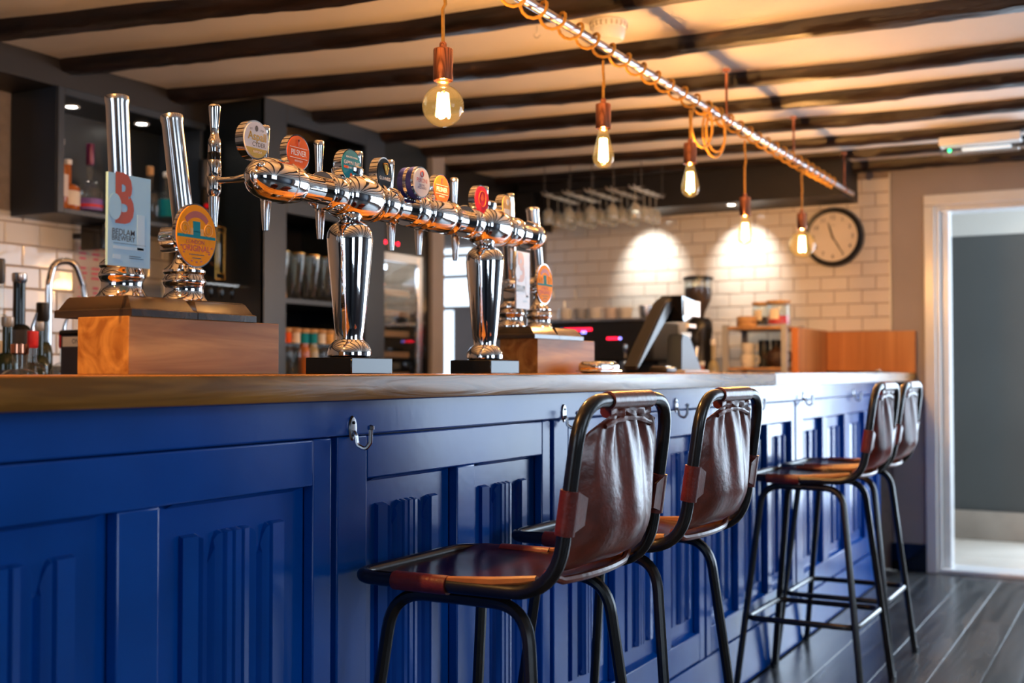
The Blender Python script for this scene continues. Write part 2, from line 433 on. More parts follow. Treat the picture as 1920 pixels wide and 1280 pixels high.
# tiles face +X : mesh normal -Y rotated by +90deg
tile_wall(WBK, lambda u, z: (XB-.006, u, z), PI/2, 2.45, 3.9, 1.12, 1.72, .163, .0845, 1.4235, 3.2)
# far wall: tiled part, grey part with door opening
bm = B()
box(bm, -3.47, -1.293, YF+.006, YF+.14, 0, ZC+.02)
WF = struct('wall_far', bm, MT['grout'])
tile_wall(WF, lambda u, z: (u, YF+.006, z), 0, -3.47, -1.30, 1.095, 2.2, .156, .0785, 1.4095, -1.378, 300)
o = obj('tile_trim', cbox(-1.302, -1.293, YF-.006, YF+.02, .9, 2.22), MT['white'], WF)
bm = B()
box(bm, -1.288, -1.10, YF-.012, YF+.14, 0, ZC+.02); box(bm, -.02, .06, YF-.012, YF+.14, 0, ZC+.02); box(bm, 2.5, XR, YF-.012, YF+.14, 0, ZC+.02); box(bm, .06, 2.5, YF-.012, YF+.14, 0, .4); box(bm, .06, 2.5, YF-.012, YF+.14, 2.1, ZC+.02); box(bm, -1.10, -.02, YF-.012, YF+.14, 2.07, ZC+.02)
struct('wall_far_grey', bm, MT['greywall'], 0)
struct('baseboard_far', cbox(-1.30, -1.112, YF-.034, YF-.012, 0, .152, .004), MT['blackgloss'])
# doorway
bm = B()
D1 = struct('door_1', box(bm, -1.112, -1.055, YF-.04, YF-.012, 0, 2.014, .006), MT['white'])
obj('architrave', cbox(-1.112, .05, YF-.04, YF-.012, 2.015, 2.075, .006), MT['white'], D1)
obj('architrave', cbox(-.07, -.012, YF-.04, YF-.012, 0, 2.02, .006), MT['white'], D1)
obj('jamb', cbox(-1.075, -1.035, YF-.012, YF+.17, 0, 2.05, .003), MT['white'], D1)
obj('jamb', cbox(-1.035, -.995, YF+.05, YF+.17, 0, 2.02, .003), MT['white'], D1)
obj('jamb', cbox(-.09, -.05, YF-.012, YF+.17, 0, 2.05, .003), MT['white'], D1)
obj('door_head', cbox(-1.035, -.09, YF+.0, YF+.17, 1.985, 2.05, .003), MT['white'], D1)
obj('threshold', cbox(-1.06, -.06, YF-.02, YF+.2, 0, .022, .004), MT['white'], D1)
# corridor behind the doorway
struct('floor_corridor', cbox(-2.4, .3, YF+.14, 8.6, -.1, 0), MT['pale'])
bm = B(); box(bm, -2.4, -.56, 8.32, 8.42, 0, 2.0); box(bm, .22, .3, 8.32, 8.42, 0, 2.0); WC = struct('wall_corridor', bm, MT['corridor'])
obj('upper_wall', cbox(-2.4, .3, 8.31, 8.42, 2.0, 2.6), MT['corridorwhite'], WC)
struct('baseboard_corridor', cbox(-2.4, -.56, 8.28, 8.32, 0, .19, .004), MT['stone'])
struct('wall_corridor_left', cbox(-1.9, -1.8, YF+.14, 8.32, 0, 2.6), MT['corridorwhite'])
struct('wall_corridor_right', cbox(.22, .32, YF+.14, 8.32, 0, 2.6), MT['corridorwhite'])
for k in range(3):
    o = obj('floor_tile', cbox(-1.78+.66*k, -1.13+.66*k, YF+.16, 7.6, 0, .004, .002, 1), MT['pale'], bpy.data.objects['floor_corridor'])
    o = obj('floor_tile', cbox(-1.78+.66*k, -1.13+.66*k, 7.61, 8.27, 0, .004, .002, 1), MT['pale'], bpy.data.objects['floor_corridor'])
bm = B(); box(bm, -.56, -.5, 8.3, 8.4, 0, 2.08); box(bm, .16, .22, 8.3, 8.4, 0, 2.08); box(bm, -.5, .16, 8.3, 8.4, 2.02, 2.08); box(bm, -.5, .16, 8.3, 8.4, 0, .12)
d2 = struct('door_2', bm, MT['white'])
obj('pane', cbox(-.5, .16, 8.34, 8.346, .12, 2.02), MT['pane'], d2); obj('glazing_bar', cbox(-.5, .16, 8.33, 8.36, 1.0, 1.05), MT['white'], d2); obj('door_handle', cbox(-.47, -.45, 8.29, 8.33, .98, 1.1, .003), MT['steel'], d2)
# right wall and rear wall with window openings (daylight)
def walled(name, horiz, c, spans, u0, u1, z0, z1):
    bm = B(); t = .16
    def bx(a, b, za, zb):
        if horiz: box(bm, a, b, min(c, c+t*(-1 if c < 0 else 1)), max(c, c+t*(-1 if c < 0 else 1)), za, zb)
        else: box(bm, c, c+t, a, b, za, zb)
    cur = u0
    for a, b in spans:
        bx(cur, a, 0, ZC+.02); bx(a, b, 0, z0); bx(a, b, z1, ZC+.02); cur = b
    bx(cur, u1, 0, ZC+.02)
    return struct(name, bm, MT['slate'])
walled('wall_right', False, XR, ((-2.1, -.7), (1.25, 2.75)), YR-.1, YF+.14, .85, 2.15)
walled('wall_rear', True, YR, ((-2.4, -.2),), XB-.12, XR+.16, .6, 2.1)
wn = 0
for a, b in ((-2.1, -.7), (1.25, 2.75)):
    wn += 1; bm = B()
    box(bm, XR+.04, XR+.1, a, a+.06, .85, 2.15); box(bm, XR+.04, XR+.1, b-.06, b, .85, 2.15); box(bm, XR+.04, XR+.1, a, b, .85, .91); box(bm, XR+.04, XR+.1, a, b, 2.09, 2.15)
    wo = struct('window_%d' % wn, bm, MT['white'])
    obj('mullion', cbox(XR+.05, XR+.09, (a+b)/2-.02, (a+b)/2+.02, .91, 2.09), MT['white'], wo); obj('transom', cbox(XR+.05, XR+.09, a+.06, b-.06, 1.5, 1.54), MT['white'], wo)
    obj('pane', cbox(XR+.066, XR+.07, a+.05, b-.05, .9, 2.1), MT['pane'], wo)
bm = B()
box(bm, .06, .12, YF+.04, YF+.1, .4, 2.1); box(bm, 2.44, 2.5, YF+.04, YF+.1, .4, 2.1); box(bm, .12, 2.44, YF+.04, YF+.1, .4, .46); box(bm, .12, 2.44, YF+.04, YF+.1, 2.04, 2.1)
wo = struct('window_5', bm, MT['white'])
for k in (.86, 1.66): obj('mullion', cbox(k, k+.04, YF+.05, YF+.09, .46, 2.04), MT['white'], wo)
obj('pane', cbox(.11, 2.45, YF+.066, YF+.07, .45, 2.05), MT['pane'], wo)
bm = B()
box(bm, -2.4, -2.34, YR-.1, YR-.04, .6, 2.1); box(bm, -.26, -.2, YR-.1, YR-.04, .6, 2.1); box(bm, -2.4, -.2, YR-.1, YR-.04, .6, .66); box(bm, -2.4, -.2, YR-.1, YR-.04, 2.04, 2.1)
wo = struct('window_3', bm, MT['white'])
for k in (-1.65, -.93): obj('mullion', cbox(k-.02, k+.02, YR-.09, YR-.05, .66, 2.04), MT['white'], wo)
obj('pane', cbox(-2.35, -.25, YR-.072, YR-.068, .65, 2.05), MT['pane'], wo)
# bulkheads over the back bar
struct('ceiling_bulkhead', cbox(XB, -3.6, YR, 3.92, 2.17, ZC+.03), MT['dark'], label='dark boxed bulkhead over the back bar cupboards')
struct('ceiling_bulkhead', cbox(-3.62, -3.5, 4.82, YF, 2.16, ZC+.03), MT['dark'], label='dark boxed bulkhead over the passage beyond the tall cabinet')
struct('ceiling_bulkhead', cbox(-3.47, -1.474, 6.47, YF, 2.06, ZC+.03), MT['dark'], label='dark boxed bulkhead along the top of the tiled wall')
struct('trim_1', cbox(-3.60, -3.42, 5.30, 6.85, 2.0, 2.17), MT['dark'], label='dark lintel over the passage')
# passage and back room
struct('wall_post', cbox(-3.62, -3.34, 5.275, 5.395, 0, ZC+.02), MT['beigewall'])
bm = B(); box(bm, -6.2, -3.47, 8.02, 8.14, 0, ZC+.02)
struct('wall_passage', bm, MT['beigewall'])
struct('wall_passage_end', cbox(-3.62, -3.475, YF+.0, 8.02, 0, ZC+.02), MT['beigewall'])
struct('floor_passage', cbox(-6.2, -3.4, 5.3, 8.1, -.1, -.005), MT['floorslab'])
struct('wall_passage_left', cbox(-6.3, -6.2, 3.0, 8.1, 0, ZC+.02), MT['beigewall'])
bm = B(); box(bm, -5.16, -5.12, 7.97, 8.02, .8, 2.13); box(bm, -4.58, -4.54, 7.97, 8.02, .8, 2.13); box(bm, -5.16, -4.54, 7.97, 8.02, 2.09, 2.13); box(bm, -5.16, -4.54, 7.97, 8.02, .8, .84)
w4 = struct('window_4', bm, MT['greywall'])
for z0, z1 in ((1.86, 2.0), (1.62, 1.835)): obj('pane', cbox(-5.12, -4.58, 7.985, 8.0, z0, z1), MT['sky'], w4)
obj('pane', cbox(-5.0, -4.853, 7.985, 8.0, .86, 1.585), MT['sky'], w4)
obj('pane', cbox(-5.12, -4.7, 7.985, 8.0, 2.03, 2.07), MT['sky'], w4)
for z in (2.0, 1.835, 1.585): obj('glazing_bar', cbox(-5.12, -4.58, 7.97, 8.0, z, z+.03), MT['greywall'], w4)
obj('lower_panel', cbox(-4.85, -4.58, 7.975, 8.0, .84, 1.585), MT['greywall'], w4)

# ================================================================== BAR FRONT
XFm, XPn = -1.287, -1.309
bar = thing('panelled_bar', 'blue painted panelled bar front with carved linenfold panels', 'bar counter', (-1.3, 3.2, 0))
YB0, YB1 = -1.6, 6.45
obj('carcass', cbox(-1.60, XPn-.003, YB0, YB1, 0, 1.05), MT['blue'], bar)
secs = [(-.05, .83, [(0, .36), (.43, .79)]), (.83, 1.70, [(.845, 1.206), (1.287, 1.648)]), (1.717, 2.565, [(1.808, 2.132), (2.205, 2.523)]),
        (2.585, 3.675, [(2.665, 2.955), (3.022, 3.312), (3.378, 3.668-.04)]), (3.695, 4.775, [(3.745, 4.03), (4.10, 4.39), (4.445, 4.733)]), (4.80, 6.45, [(4.906, 5.236), (5.325, 5.655), (5.768, 6.098), (6.19, 6.40)])]
fold_uv = [(0, .0), (0, .010), (.13, .0125), (.15, .003), (.175, .012), (.19, .003), (.225, .009), (.255, .002), (.285, .0115), (.30, .005), (.35, .0135), (.375, .006), (.395, .014), (.44, .0145), (.455, .006), (.475, .0145), (.53, .0145), (.545, .006), (.565, .0145), (.615, .013), (.635, .005), (.69, .0125), (.71, .004), (.735, .002), (.76, .011), (.775, .003), (.83, .012), (.85, .003), (.87, .012), (1, .010), (1, 0)]
def fold_mesh(wd):
    bm = B(); zt0, zb0 = .847, .322; dense = []
    for (u0, h0), (u1, h1) in zip(fold_uv, fold_uv[1:]):
        n = max(1, int((u1-u0)/.018))
        for k in range(n): t = k/n; dense.append((u0+(u1-u0)*t, h0+(h1-h0)*t))
    dense.append(fold_uv[-1]); cols = []
    for u, h in dense:
        cut = .05*math.exp(-((u-.245)/.045)**2) + .05*math.exp(-((u-.745)/.045)**2)
        y = -wd/2+wd*u; X0 = XPn-.001; zt, zb = zt0-cut, zb0+cut*.8
        cols.append([bm.verts.new(p) for p in ((X0, y, zb-.004), (X0+h, y, zb), (X0+h, y, zt), (X0, y, zt+.004))])
    for a, b in zip(cols, cols[1:]):
        for k in range(3): bm.faces.new((a[k], a[k+1], b[k+1], b[k]))
    bmesh.ops.recalc_face_normals(bm, faces=bm.faces); me = bpy.data.meshes.new('linenfold'); bm.to_mesh(me); bm.free(); me.materials.append(MT['blue'])
    for p in me.polygons: p.use_smooth = True
    me.set_sharp_from_angle(angle=math.radians(28)); return me
fms = {}
def bpart(name, bm): return obj(name, bm, MT['blue'], bar)
for si, (s0, s1, pans) in enumerate(secs):
    bpart('stile', cbox(XPn, XFm, s0, pans[0][0], .177, .983, .003))
    for a, b in zip(pans, pans[1:]): bpart('stile', cbox(XPn, XFm, a[1], b[0], .268, .902, .003))
    bpart('stile', cbox(XPn, XFm, pans[-1][1], s1, .177, .983, .003))
    bpart('frieze_rail', cbox(XPn, XFm, pans[0][0], pans[-1][1], .902, .982, .003))
    bpart('lower_rail', cbox(XPn, XFm, pans[0][0], pans[-1][1], .18, .268, .003))
    for a, b in pans:
        p = bpart('panel', cbox(XPn-.003, XPn+.0, a+.001, b-.001, .268, .902))
        wd = round((b-a)*.66, 3)
        if wd not in fms: fms[wd] = fold_mesh(wd)
        f = obj('linenfold', fms[wd], None, p); f.location = Vector((0, (a+b)/2, 0)) - Vector((-1.3, 3.2, 0))
        f.location.x = 1.3; f.location.z = 0
        # chamfered top edge of the recess
        ins = .028
        for z0, z1, sgn in ((.902, .894, 1), (.268, .276, -1)):
            bm = B(); v = [bm.verts.new(q) for q in ((XFm-.001, a+ins, z0), (XFm-.001, b-ins, z0), (XPn+.0005, b-ins-.004, z1), (XPn+.0005, a+ins+.004, z1))]
            bm.faces.new(v); obj('moulding', bm, MT['blue'], p)
    if si: bpart('dark_groove', cbox(XPn-.002, XPn+.002, secs[si-1][1], s0, .18, .983))
bpart('top_rail', cbox(XPn, XFm+.006, YB0, YB1, .985, 1.05, .003))
bpart('plinth', cbox(XPn, XFm+.004, YB0, YB1, 0, .175, .003))
bpart('end_panel', cbox(-1.6, XFm, YB1, YB1+.02, 0, 1.05, .002))
# worktop
wt = thing('worktop', 'long polished oak worktop on the bar with a pale shining front edge', 'worktop', (-1.43, 3.2, 1.05))
bm = B(); box(bm, -1.66, -1.2, YB0, 4.2, 1.0513, 1.0956, .004)
obj('top_board', bm, MT['counter'], wt)
bm = B()
prism(bm, [(-1.66, 4.2015), (-1.2, 4.2015), (-1.158, YF-.013), (-1.66, YF-.013)], lambda u, v, d: Vector((u, v, 1.0513+d)), .0443)
bmesh.ops.bevel(bm, geom=list(bm.edges), offset=.004, segments=2, affect='EDGES')
obj('top_board', bm, MT['counter'], wt)
# hooks
hy = [1.752, 2.626, 3.402, 4.21, 4.895, 5.815]
def hook():
    t = thing('bag_hook', 'x', 'hook', (XFm+.006, 0, 0), 0, 'metal bag hooks under the worktop')
    bm = B(); lathe(bm, [(0, -.001), (.010, 0), (.011, .001), (.0095, .004), (0, .0048)], (0, 0, 0), (1, 0, 0), 20); bmesh.ops.scale(bm, vec=(1, 1, 2.1), verts=bm.verts); bmesh.ops.translate(bm, vec=(0, 0, .998), verts=bm.verts); obj('back_plate', bm, MT['steel'], t, world=False)
    bm = B(); tube(bm, fillet([(.004, 0, .992), (.009, 0, .985), (.011, .001, .968), (.026, .006, .960), (.034, .010, .972), (.034, .011, .996)], .010), .004, 8)
    lathe(bm, [(0, -.006), (.0065, -.003), (.0065, .003), (0, .006)], (.034, .011, .999), n=10); obj('hook_arm', bm, MT['steel'], t, world=False)
    bm = B(); lathe(bm, [(0, 0), (.003, 0), (.003, .002), (0, .003)], (.004, 0, 1.008), (1, 0, 0), 8); lathe(bm, [(0, 0), (.003, 0), (.003, .002), (0, .003)], (.004, 0, .986), (1, 0, 0), 8); obj('screw', bm, MT['blacksteel'], t, world=False)
    return t
h0 = hook(); h0.location.y = hy[0]
hl = ['bag hook on the blue bar front left of the nearest stool', 'bag hook just left of the nearest stool backrest', 'bag hook between the two nearest stool backrests', 'bag hook just right of the second stool backrest', 'bag hook above the third stool seat, the second from the wall', 'bag hook nearest to the far wall']
h0['label'] = hl[0]
for y, l in zip(hy[1:], hl[1:]): dup(h0, (XFm+.006, y, 0), 0, l)

# ================================================================== STOOLS
def stool():
    t = thing('bar_stool', 'x', 'stool', (0, 0, 0), 0, 'leather and black steel bar stools')
    R = .0125
    hw, zs = .187, .739
    pts = [(-.20, -hw, zs), (.205, -hw, zs), (.250, -.184, 1.052), (.250, .184, 1.052), (.205, hw, zs), (-.20, hw, zs)]
    bm = B(); tube(bm, fillet(pts, [.055, .10, .075, .075, .10, .055], 8, True), R, 12, True)
    obj('seat_frame', bm, MT['blacksteel'], t, world=False)
    for sx in (-1, 1):
        for sy in (-1, 1):
            bm = B(); tube(bm, fillet([(0, sy*.15, .712), (sx*.135+.0, sy*.155, .712), (sx*.212, sy*.225, .012)], .075, 8), .0115, 10)
            lathe(bm, [(0, 0), (.0135, 0), (.0135, .02), (.0115, .022)], (sx*.2135, sy*.2262, 0), n=10)
            obj('leg', bm, MT['blacksteel'], t, world=False)
    a, b = .185, .19
    bm = B(); tube(bm, fillet([(-a, -b, .262), (a, -b, .262), (a, b, .262), (-a, b, .262)], .045, 6, True), .010, 10, True)
    obj('footrest', bm, MT['steel'] if False else MT['blacksteel'], t, world=False)
    # seat leather
    bm = B(); nu, nv = 16, 16; g = []
    for i in range(nu+1):
        u = i/nu; xx = -.19+.375*u; rowv = []
        for j in range(nv+1):
            v = -1+2*j/nv; yy = v*(hw+.002)
            edge = max(abs(v)**8, 0)
            z = zs+.004 + .010*edge - .008*(1-v*v)*math.sin(PI*min(1, u*1.05)) + .012*max(0, u-.82)/.18
            front = max(0, 1-u/.1)
            rowv.append(bm.verts.new((xx, yy*(1-.05*front), z-.004*front)))
        g.append(rowv)
    for i in range(nu):
        for j in range(nv): bm.faces.new((g[i][j], g[i+1][j], g[i+1][j+1], g[i][j+1]))
    bmesh.ops.solidify(bm, geom=list(bm.faces), thickness=.006)
    obj('seat', bm, MT['seatleather'], t, 60, world=False)
    # leather wrapped over the side tubes
    for sy in (-1, 1):
        bm = B(); tube(bm, [(-.11, sy*hw, zs), (.0, sy*hw, zs)], R+.004, 14); o = obj('seat_strap', bm, MT['leatherred'], t, world=False)
        bm = B(); P = [Vector((.0, sy*hw, zs+.008)), Vector((.09, sy*hw*.985, zs+.011)), Vector((.165, sy*hw*.95, zs+.02))]
        tube(bm, P, [.008, .011, .009], 8); obj('seat_edge', bm, MT['leatheredge'], t, world=False)
    # back leather: a gathered pouch hanging inside the frame
    bm = B(); nu, nv = 26, 44; g = []
    def half(s):
        return half0(s)*1.04
    def half0(s):           # half width at height parameter s (0 bottom .. 1 top)
        if s < .2: return .165-.015*(1-s/.2)
        if s < .7: return .165
        return .165-.055*((s-.7)/.3)**1.6
    for i in range(nu+1):
        s = i/nu; rowv = []
        zz = .757+.278*s
        xb = .198+.052*((zz-.735)/.31)
        for j in range(nv+1):
            v = -1+2*j/nv
            bs = math.sin(min(1, s/.3)*PI/2) if s < .3 else 1-((s-.3)/.7)**1.25
            bulge = .052*(1-v*v)*bs
            pleat = .0055*math.sin(v*9.5+1.2*math.sin(3*s))*(.3+.7*s**1.5) + .0045*math.sin(v*19+2+1.5*s)*s**2.5
            xx = xb + bulge - .004 + pleat
            if s > .9: xx = xx*(1-(s-.9)/.1) + (xb+.004)*(s-.9)/.1
            if s < .12: xx -= .05*((.12-s)/.12)**2
            dz = -.018*abs(v)**2.2*max(0, (s-.8)/.2)
            rowv.append(bm.verts.new((xx, v*half(s), zz+dz)))
        g.append(rowv)
    for i in range(nu):
        for j in range(nv): bm.faces.new((g[i][j], g[i+1][j], g[i+1][j+1], g[i][j+1]))
    bmesh.ops.solidify(bm, geom=list(bm.faces), thickness=.005)
    bk = obj('backrest', bm, MT['leather'], t, 60, world=False)
    bm = B(); hem = [g_ for g_ in []]
    P = [Vector((.176+.02*(1-(v/.165)**2), v, .752+.004*abs(v/.165)**3+.05*max(0, abs(v)-.13)/.035*.3)) for v in [(-.165+.33*k/16) for k in range(17)]]
    tube(bm, P, .007, 8); obj('hem', bm, MT['leather'], bk, world=False)
    bm = B(); P = [Vector((.249, -.095+.19*k/16, 1.021-.012*(abs(k-8)/8)**2)) for k in range(17)]; tube(bm, P, [.0045+.0025*math.sin(k*2.3)**2 for k in range(17)], 8); obj('gathering', bm, MT['leather'], bk, world=False)
    bm = B(); tube(bm, [(.250, -.085, 1.052), (.250, .09, 1.052)], R+.0035, 14)
    tube(bm, [(.245, -.082+.165*k/10, 1.033+.004*math.sin(k*1.9)) for k in range(11)], [.011+.003*math.sin(k*2.6) for k in range(11)], 10); obj('top_loop', bm, MT['leather'], t, world=False)
    for sy in (-1, 1):
        a_ = Vector((.2195, sy*(hw-.0010), .838)); b_ = Vector((.2300, sy*(hw-.0016), .910))
        bm = B(); tube(bm, [a_, b_], R+.004, 14); obj('side_strap', bm, MT['leatherred'], t, world=False)
        bm = B(); prism(bm, [(.840, sy*.186), (.908, sy*.184), (.895, sy*.145), (.85, sy*.145)], lambda u, v, d: Vector((.226+.008+d+(u-.87)*.15, v, u)), .005); obj('strap_tab', bm, MT['leather'], t, world=False)
    return t
st = stool(); st.location = (-1.052, 1.905, 0); st.rotation_euler = (0, 0, math.radians(-.9)); st['label'] = 'nearest bar stool, brown leather back with deep pleats facing the camera'
dup(st, (-1.05, 2.48, 0), math.radians(-1.3), 'second bar stool, its seat partly hidden behind the nearest stool back')
dup(st, (-1.05, 4.145, 0), math.radians(-.6), 'third bar stool, its whole seat and footrest in view before the farthest stool')
dup(st, (-1.055, 4.645, 0), 0, 'farthest bar stool, next to the far wall and doorway')

# ================================================================== BEER FONT
CT = 1.0956; AX, AZ = -1.458, 1.462
font = thing('beer_font', 'long chrome beer font on two columns with a row of taps and round badges', 'beer tap', (AX, 2.26, CT))
def fpart(n, bm, m='chrome', par=None, sm=40): return obj(n, bm, MT[m], par or font, sm)
for y in (1.985, 2.546):
    fpart('font_base', cbox(-1.515, -1.40, y-.072, y+.072, CT, 1.129, .002), 'blackgloss')
    bm = B(); lathe(bm, [(.040, 1.129), (.045, 1.133), (.0455, 1.140), (.043, 1.150), (.036, 1.160), (.0285, 1.166), (.028, 1.172), (.031, 1.19), (.036, 1.24), (.0425, 1.31), (.0465, 1.355), (.0478, 1.372), (.0465, 1.386), (.041, 1.398), (.032, 1.406), (.024, 1.410), (.0215, 1.4135), (.024, 1.415), (.024, 1.419), (.021, 1.421), (.0235, 1.423), (.0235, 1.428), (.021, 1.430), (.028, 1.436), (.036, 1.448)], (AX, y, 0), n=48)
    fpart('column', bm)
# tube along Y: plain pipe, then swollen sections
bm = B(); tube(bm, [(AX, 1.76, AZ), (AX, 2.80, AZ)], .0275, 32); fpart('cross_tube', bm)
def bulge(y0, y1, r, rim=.004):
    m_ = (y0+y1)/2; L_ = y1-y0; prof = [(.0275, y0)]
    for k in range(13):
        a = -1+2*k/12; prof.append((.0275+(r-.0275)*math.sqrt(max(0, 1-abs(a)**2.8*.8)), y0+L_*(k+.5)/13))
    prof.append((.0275, y1)); b = B(); lathe(b, prof, (AX, 0, AZ), (0, 1, 0), 40); return b
def ring(y, r, wd=.008):
    b = B(); lathe(b, [(.02, y-wd/2), (r-.0015, y-wd/2), (r, y-wd/4), (r, y+wd/4), (r-.0015, y+wd/2), (.02, y+wd/2)], (AX, 0, AZ), (0, 1, 0), 40); return b
b = B(); lathe(b, [(0, 1.676), (.012, 1.6775), (.022, 1.684), (.033, 1.697), (.039, 1.715), (.041, 1.74), (.041, 1.765), (.039, 1.79), (.035, 1.808), (.0275, 1.812)], (AX, 0, AZ), (0, 1, 0), 40); fpart('end_cap', b)
b = B(); lathe(b, [(.0275, 2.768), (.033, 2.772), (.0375, 2.785), (.0375, 2.80), (.034, 2.818), (.026, 2.832), (.014, 2.84), (0, 2.842)], (AX, 0, AZ), (0, 1, 0), 40); fpart('end_cap', b)
for y in (1.77,): fpart('seam_ring', ring(y, .042, .004))
for y0, y1, r in ((1.890, 1.945, .039), (2.068, 2.128, .039), (2.196, 2.252, .039), (2.256, 2.372, .040), (2.445, 2.497, .039), (2.632, 2.697, .039)):
    fpart('tube_swell', bulge(y0, y1, r))
for yc in (1.998, 2.560):
    fpart('tube_hub', bulge(yc-.064, yc+.066, .0515))
    b = B(); lathe(b, [(.0, AZ+.035), (.032, AZ+.044), (.0335, AZ+.050), (.0335, AZ+.055), (.030, AZ+.059), (.024, AZ+.061), (0, AZ+.062)], (AX, yc-.022, 0), n=32); fpart('badge_collar', b)
for y, r in ((1.888, .0385), (1.94, .0415), (2.066, .044), (2.13, .038), (2.195, .039), (2.254, .041), (2.373, .0395), (2.444, .039), (2.630, .043), (2.699, .038), (2.77, .0375)): fpart('tube_ring', ring(y, r, .006))
# taps behind the tube
for i, y in enumerate((1.812, 1.985, 2.125, 2.248, 2.364, 2.531, 2.685, 2.826)):
    xt = -1.535
    b = B(); tube(b, [(AX-.02, y, AZ), (xt, y, AZ)], .010, 12); lathe(b, [(.0, AZ-.030), (.010, AZ-.028), (.013, AZ-.015), (.013, AZ+.015), (.010, AZ+.028), (.0, AZ+.03)], (xt, y, 0), n=18); tp = fpart('tap', b)
    b = B(); lathe(b, [(.006, AZ+.026), (.0065, AZ+.04), (.0075, AZ+.06), (.0105, AZ+.112), (.011, AZ+.12), (.009, AZ+.124), (0, AZ+.125)], (xt-.004, y, 0), n=18); obj('tap_handle', b, MT['chrome'], tp)
    b = B(); lathe(b, [(.0105, AZ-.026), (.0105, AZ-.034), (.0065, AZ-.084), (.0045, AZ-.084), (.0045, AZ-.07)], (xt, y, 0), n=16); obj('spout', b, MT['steel'], tp)
y, xt = 1.68, -1.548       # the tall end tap
b = B(); tube(b, [(AX-.004, 1.695, AZ), (-1.505, 1.688, AZ-.004), (xt, y, AZ-.004)], [.011, .0065, .0065], 12)
lathe(b, [(.006, 1.425), (.0125, 1.436), (.0135, 1.445), (.0135, 1.462), (.012, 1.466), (.0135, 1.470), (.0135, 1.492), (.0125, 1.496), (.012, 1.498)], (xt, y, 0), n=20); tp = fpart('end_tap', b)
b = B(); lathe(b, [(.0125, 1.497), (.0128, 1.500), (.0128, 1.509), (.0125, 1.511)], (xt, y, 0), n=20); obj('black_ring', b, MT['blackgloss'], tp)
b = B(); lathe(b, [(.0115, 1.510), (.0125, 1.513), (.0120, 1.535), (.0095, 1.54), (.0075, 1.549), (.0085, 1.56), (.0115, 1.592), (.0118, 1.598), (.009, 1.602), (0, 1.603)], (xt, y, 0), n=20); obj('tap_handle', b, MT['chrome'], tp)
b = B(); lathe(b, [(.011, 1.428), (.0108, 1.422), (.0065, 1.372), (.0045, 1.372), (.0045, 1.385)], (xt, y, 0), n=16); obj('spout', b, MT['steel'], tp)
# badges
XB0 = -1.452
def badge(y, z, r, face, drum='chrome', depth=.022, rz=None, stem=True):
    rv = rz or r
    t3 = faceX(XB0, y, z)
    b = B(); disc(b, t3, r, rv, depth, 40); bmesh.ops.bevel(b, geom=[e for e in b.edges if e.calc_face_angle(0) > .8], offset=.002, segments=2, affect='EDGES')
    if stem: lathe(b, [(.005, AZ+.03), (.005, z-rv*.6)], (XB0+.008, y, 0), n=12)
    p = fpart('badge', b, drum)
    b = B(); disc(b, faceX(XB0+depth, y, z), r*.92, rv*.92, .0012, 40); obj('badge_face', b, MT[face], p)
    return p, faceX(XB0+depth+.0012, y, z)
def dec(p, name, m, fn): b = B(); fn(b); obj(name, b, MT[m], p, 0)
p, t3 = badge(1.665, 1.522, .036, 'badgewhite', 'chrome', .018)
dec(p, 'lettering', 'gold', lambda b: (text(b, 'Aspall', t3, .021, .002, .006, bold=.02), ))
dec(p, 'lettering_dark', 'ink', lambda b: (text(b, 'CYDER', t3, .0115, .006, -.0085, bold=.006), text(b, 'EST', t3, .005, -.015, .0185), text(b, '1728', t3, .005, .014, .0185), disc(b, lambda u, v, d=0: t3(u, v+.021, d), .004, .0055, .0004, 16)))
dec(p, 'gold_band', 'gold', lambda b: prism(b, [(.033*math.cos(a), .033*math.sin(a)) for a in [math.radians(207+126*k/16) for k in range(17)]], t3, .0004))
dec(p, 'lettering_white', 'whiteink', lambda b: text(b, 'SUFFOLK', lambda u, v, d=0: t3(u, v, d+.0006), .006, .002, -.022))
def pilsner(y, z, r):
    p, t3 = badge(y, z, r, 'orange', 'chrome', .016)
    dec(p, 'lettering', 'whiteink', lambda b: (text(b, 'PILSNER', t3, .0152, 0, -.001, bold=.006, wscale=.84), rectp(b, t3, -.026, .026, .0088, .0096, .0004), rectp(b, t3, -.026, .026, -.0112, -.0104, .0004), text(b, 'BREWERY', t3, .0055, 0, -.0165)))
    dec(p, 'emblem', 'redink', lambda b: (disc(b, lambda u, v, d=0: t3(u, v+.0185, d), .0028, .0068, .0004, 16), disc(b, lambda u, v, d=0: t3(u+.0012, v+.0235, d), .0034, .0028, .0004, 12)))
pilsner(1.788, 1.519, .0352)
pilsner(2.306, 1.519, .0352)
p, t3 = badge(1.953, 1.520, .0335, 'teal', 'chrome', .02)
dec(p, 'lettering', 'whiteink', lambda b: (text(b, 'GAMMA RAY', t3, .0108, 0, .004, bold=.006, wscale=.85), text(b, 'BEAVERTOWN', t3, .0058, 0, .0155), text(b, 'AMERICAN', t3, .0065, .002, -.006)))
dec(p, 'print', 'orange', lambda b: (rectp(b, t3, -.026, -.010, -.008, -.003, .0003), disc(b, lambda u, v, d=0: t3(u-.002, v-.02, d), .004, .004, .0004, 12)))
p, t3 = badge(2.071, 1.519, .0285, 'blackgloss', 'chrome', .02, .0365)
dec(p, 'lettering', 'whiteink', lambda b: (text(b, 'GUINNESS', t3, .0102, .0, -.0095, bold=.006, wscale=.86),))
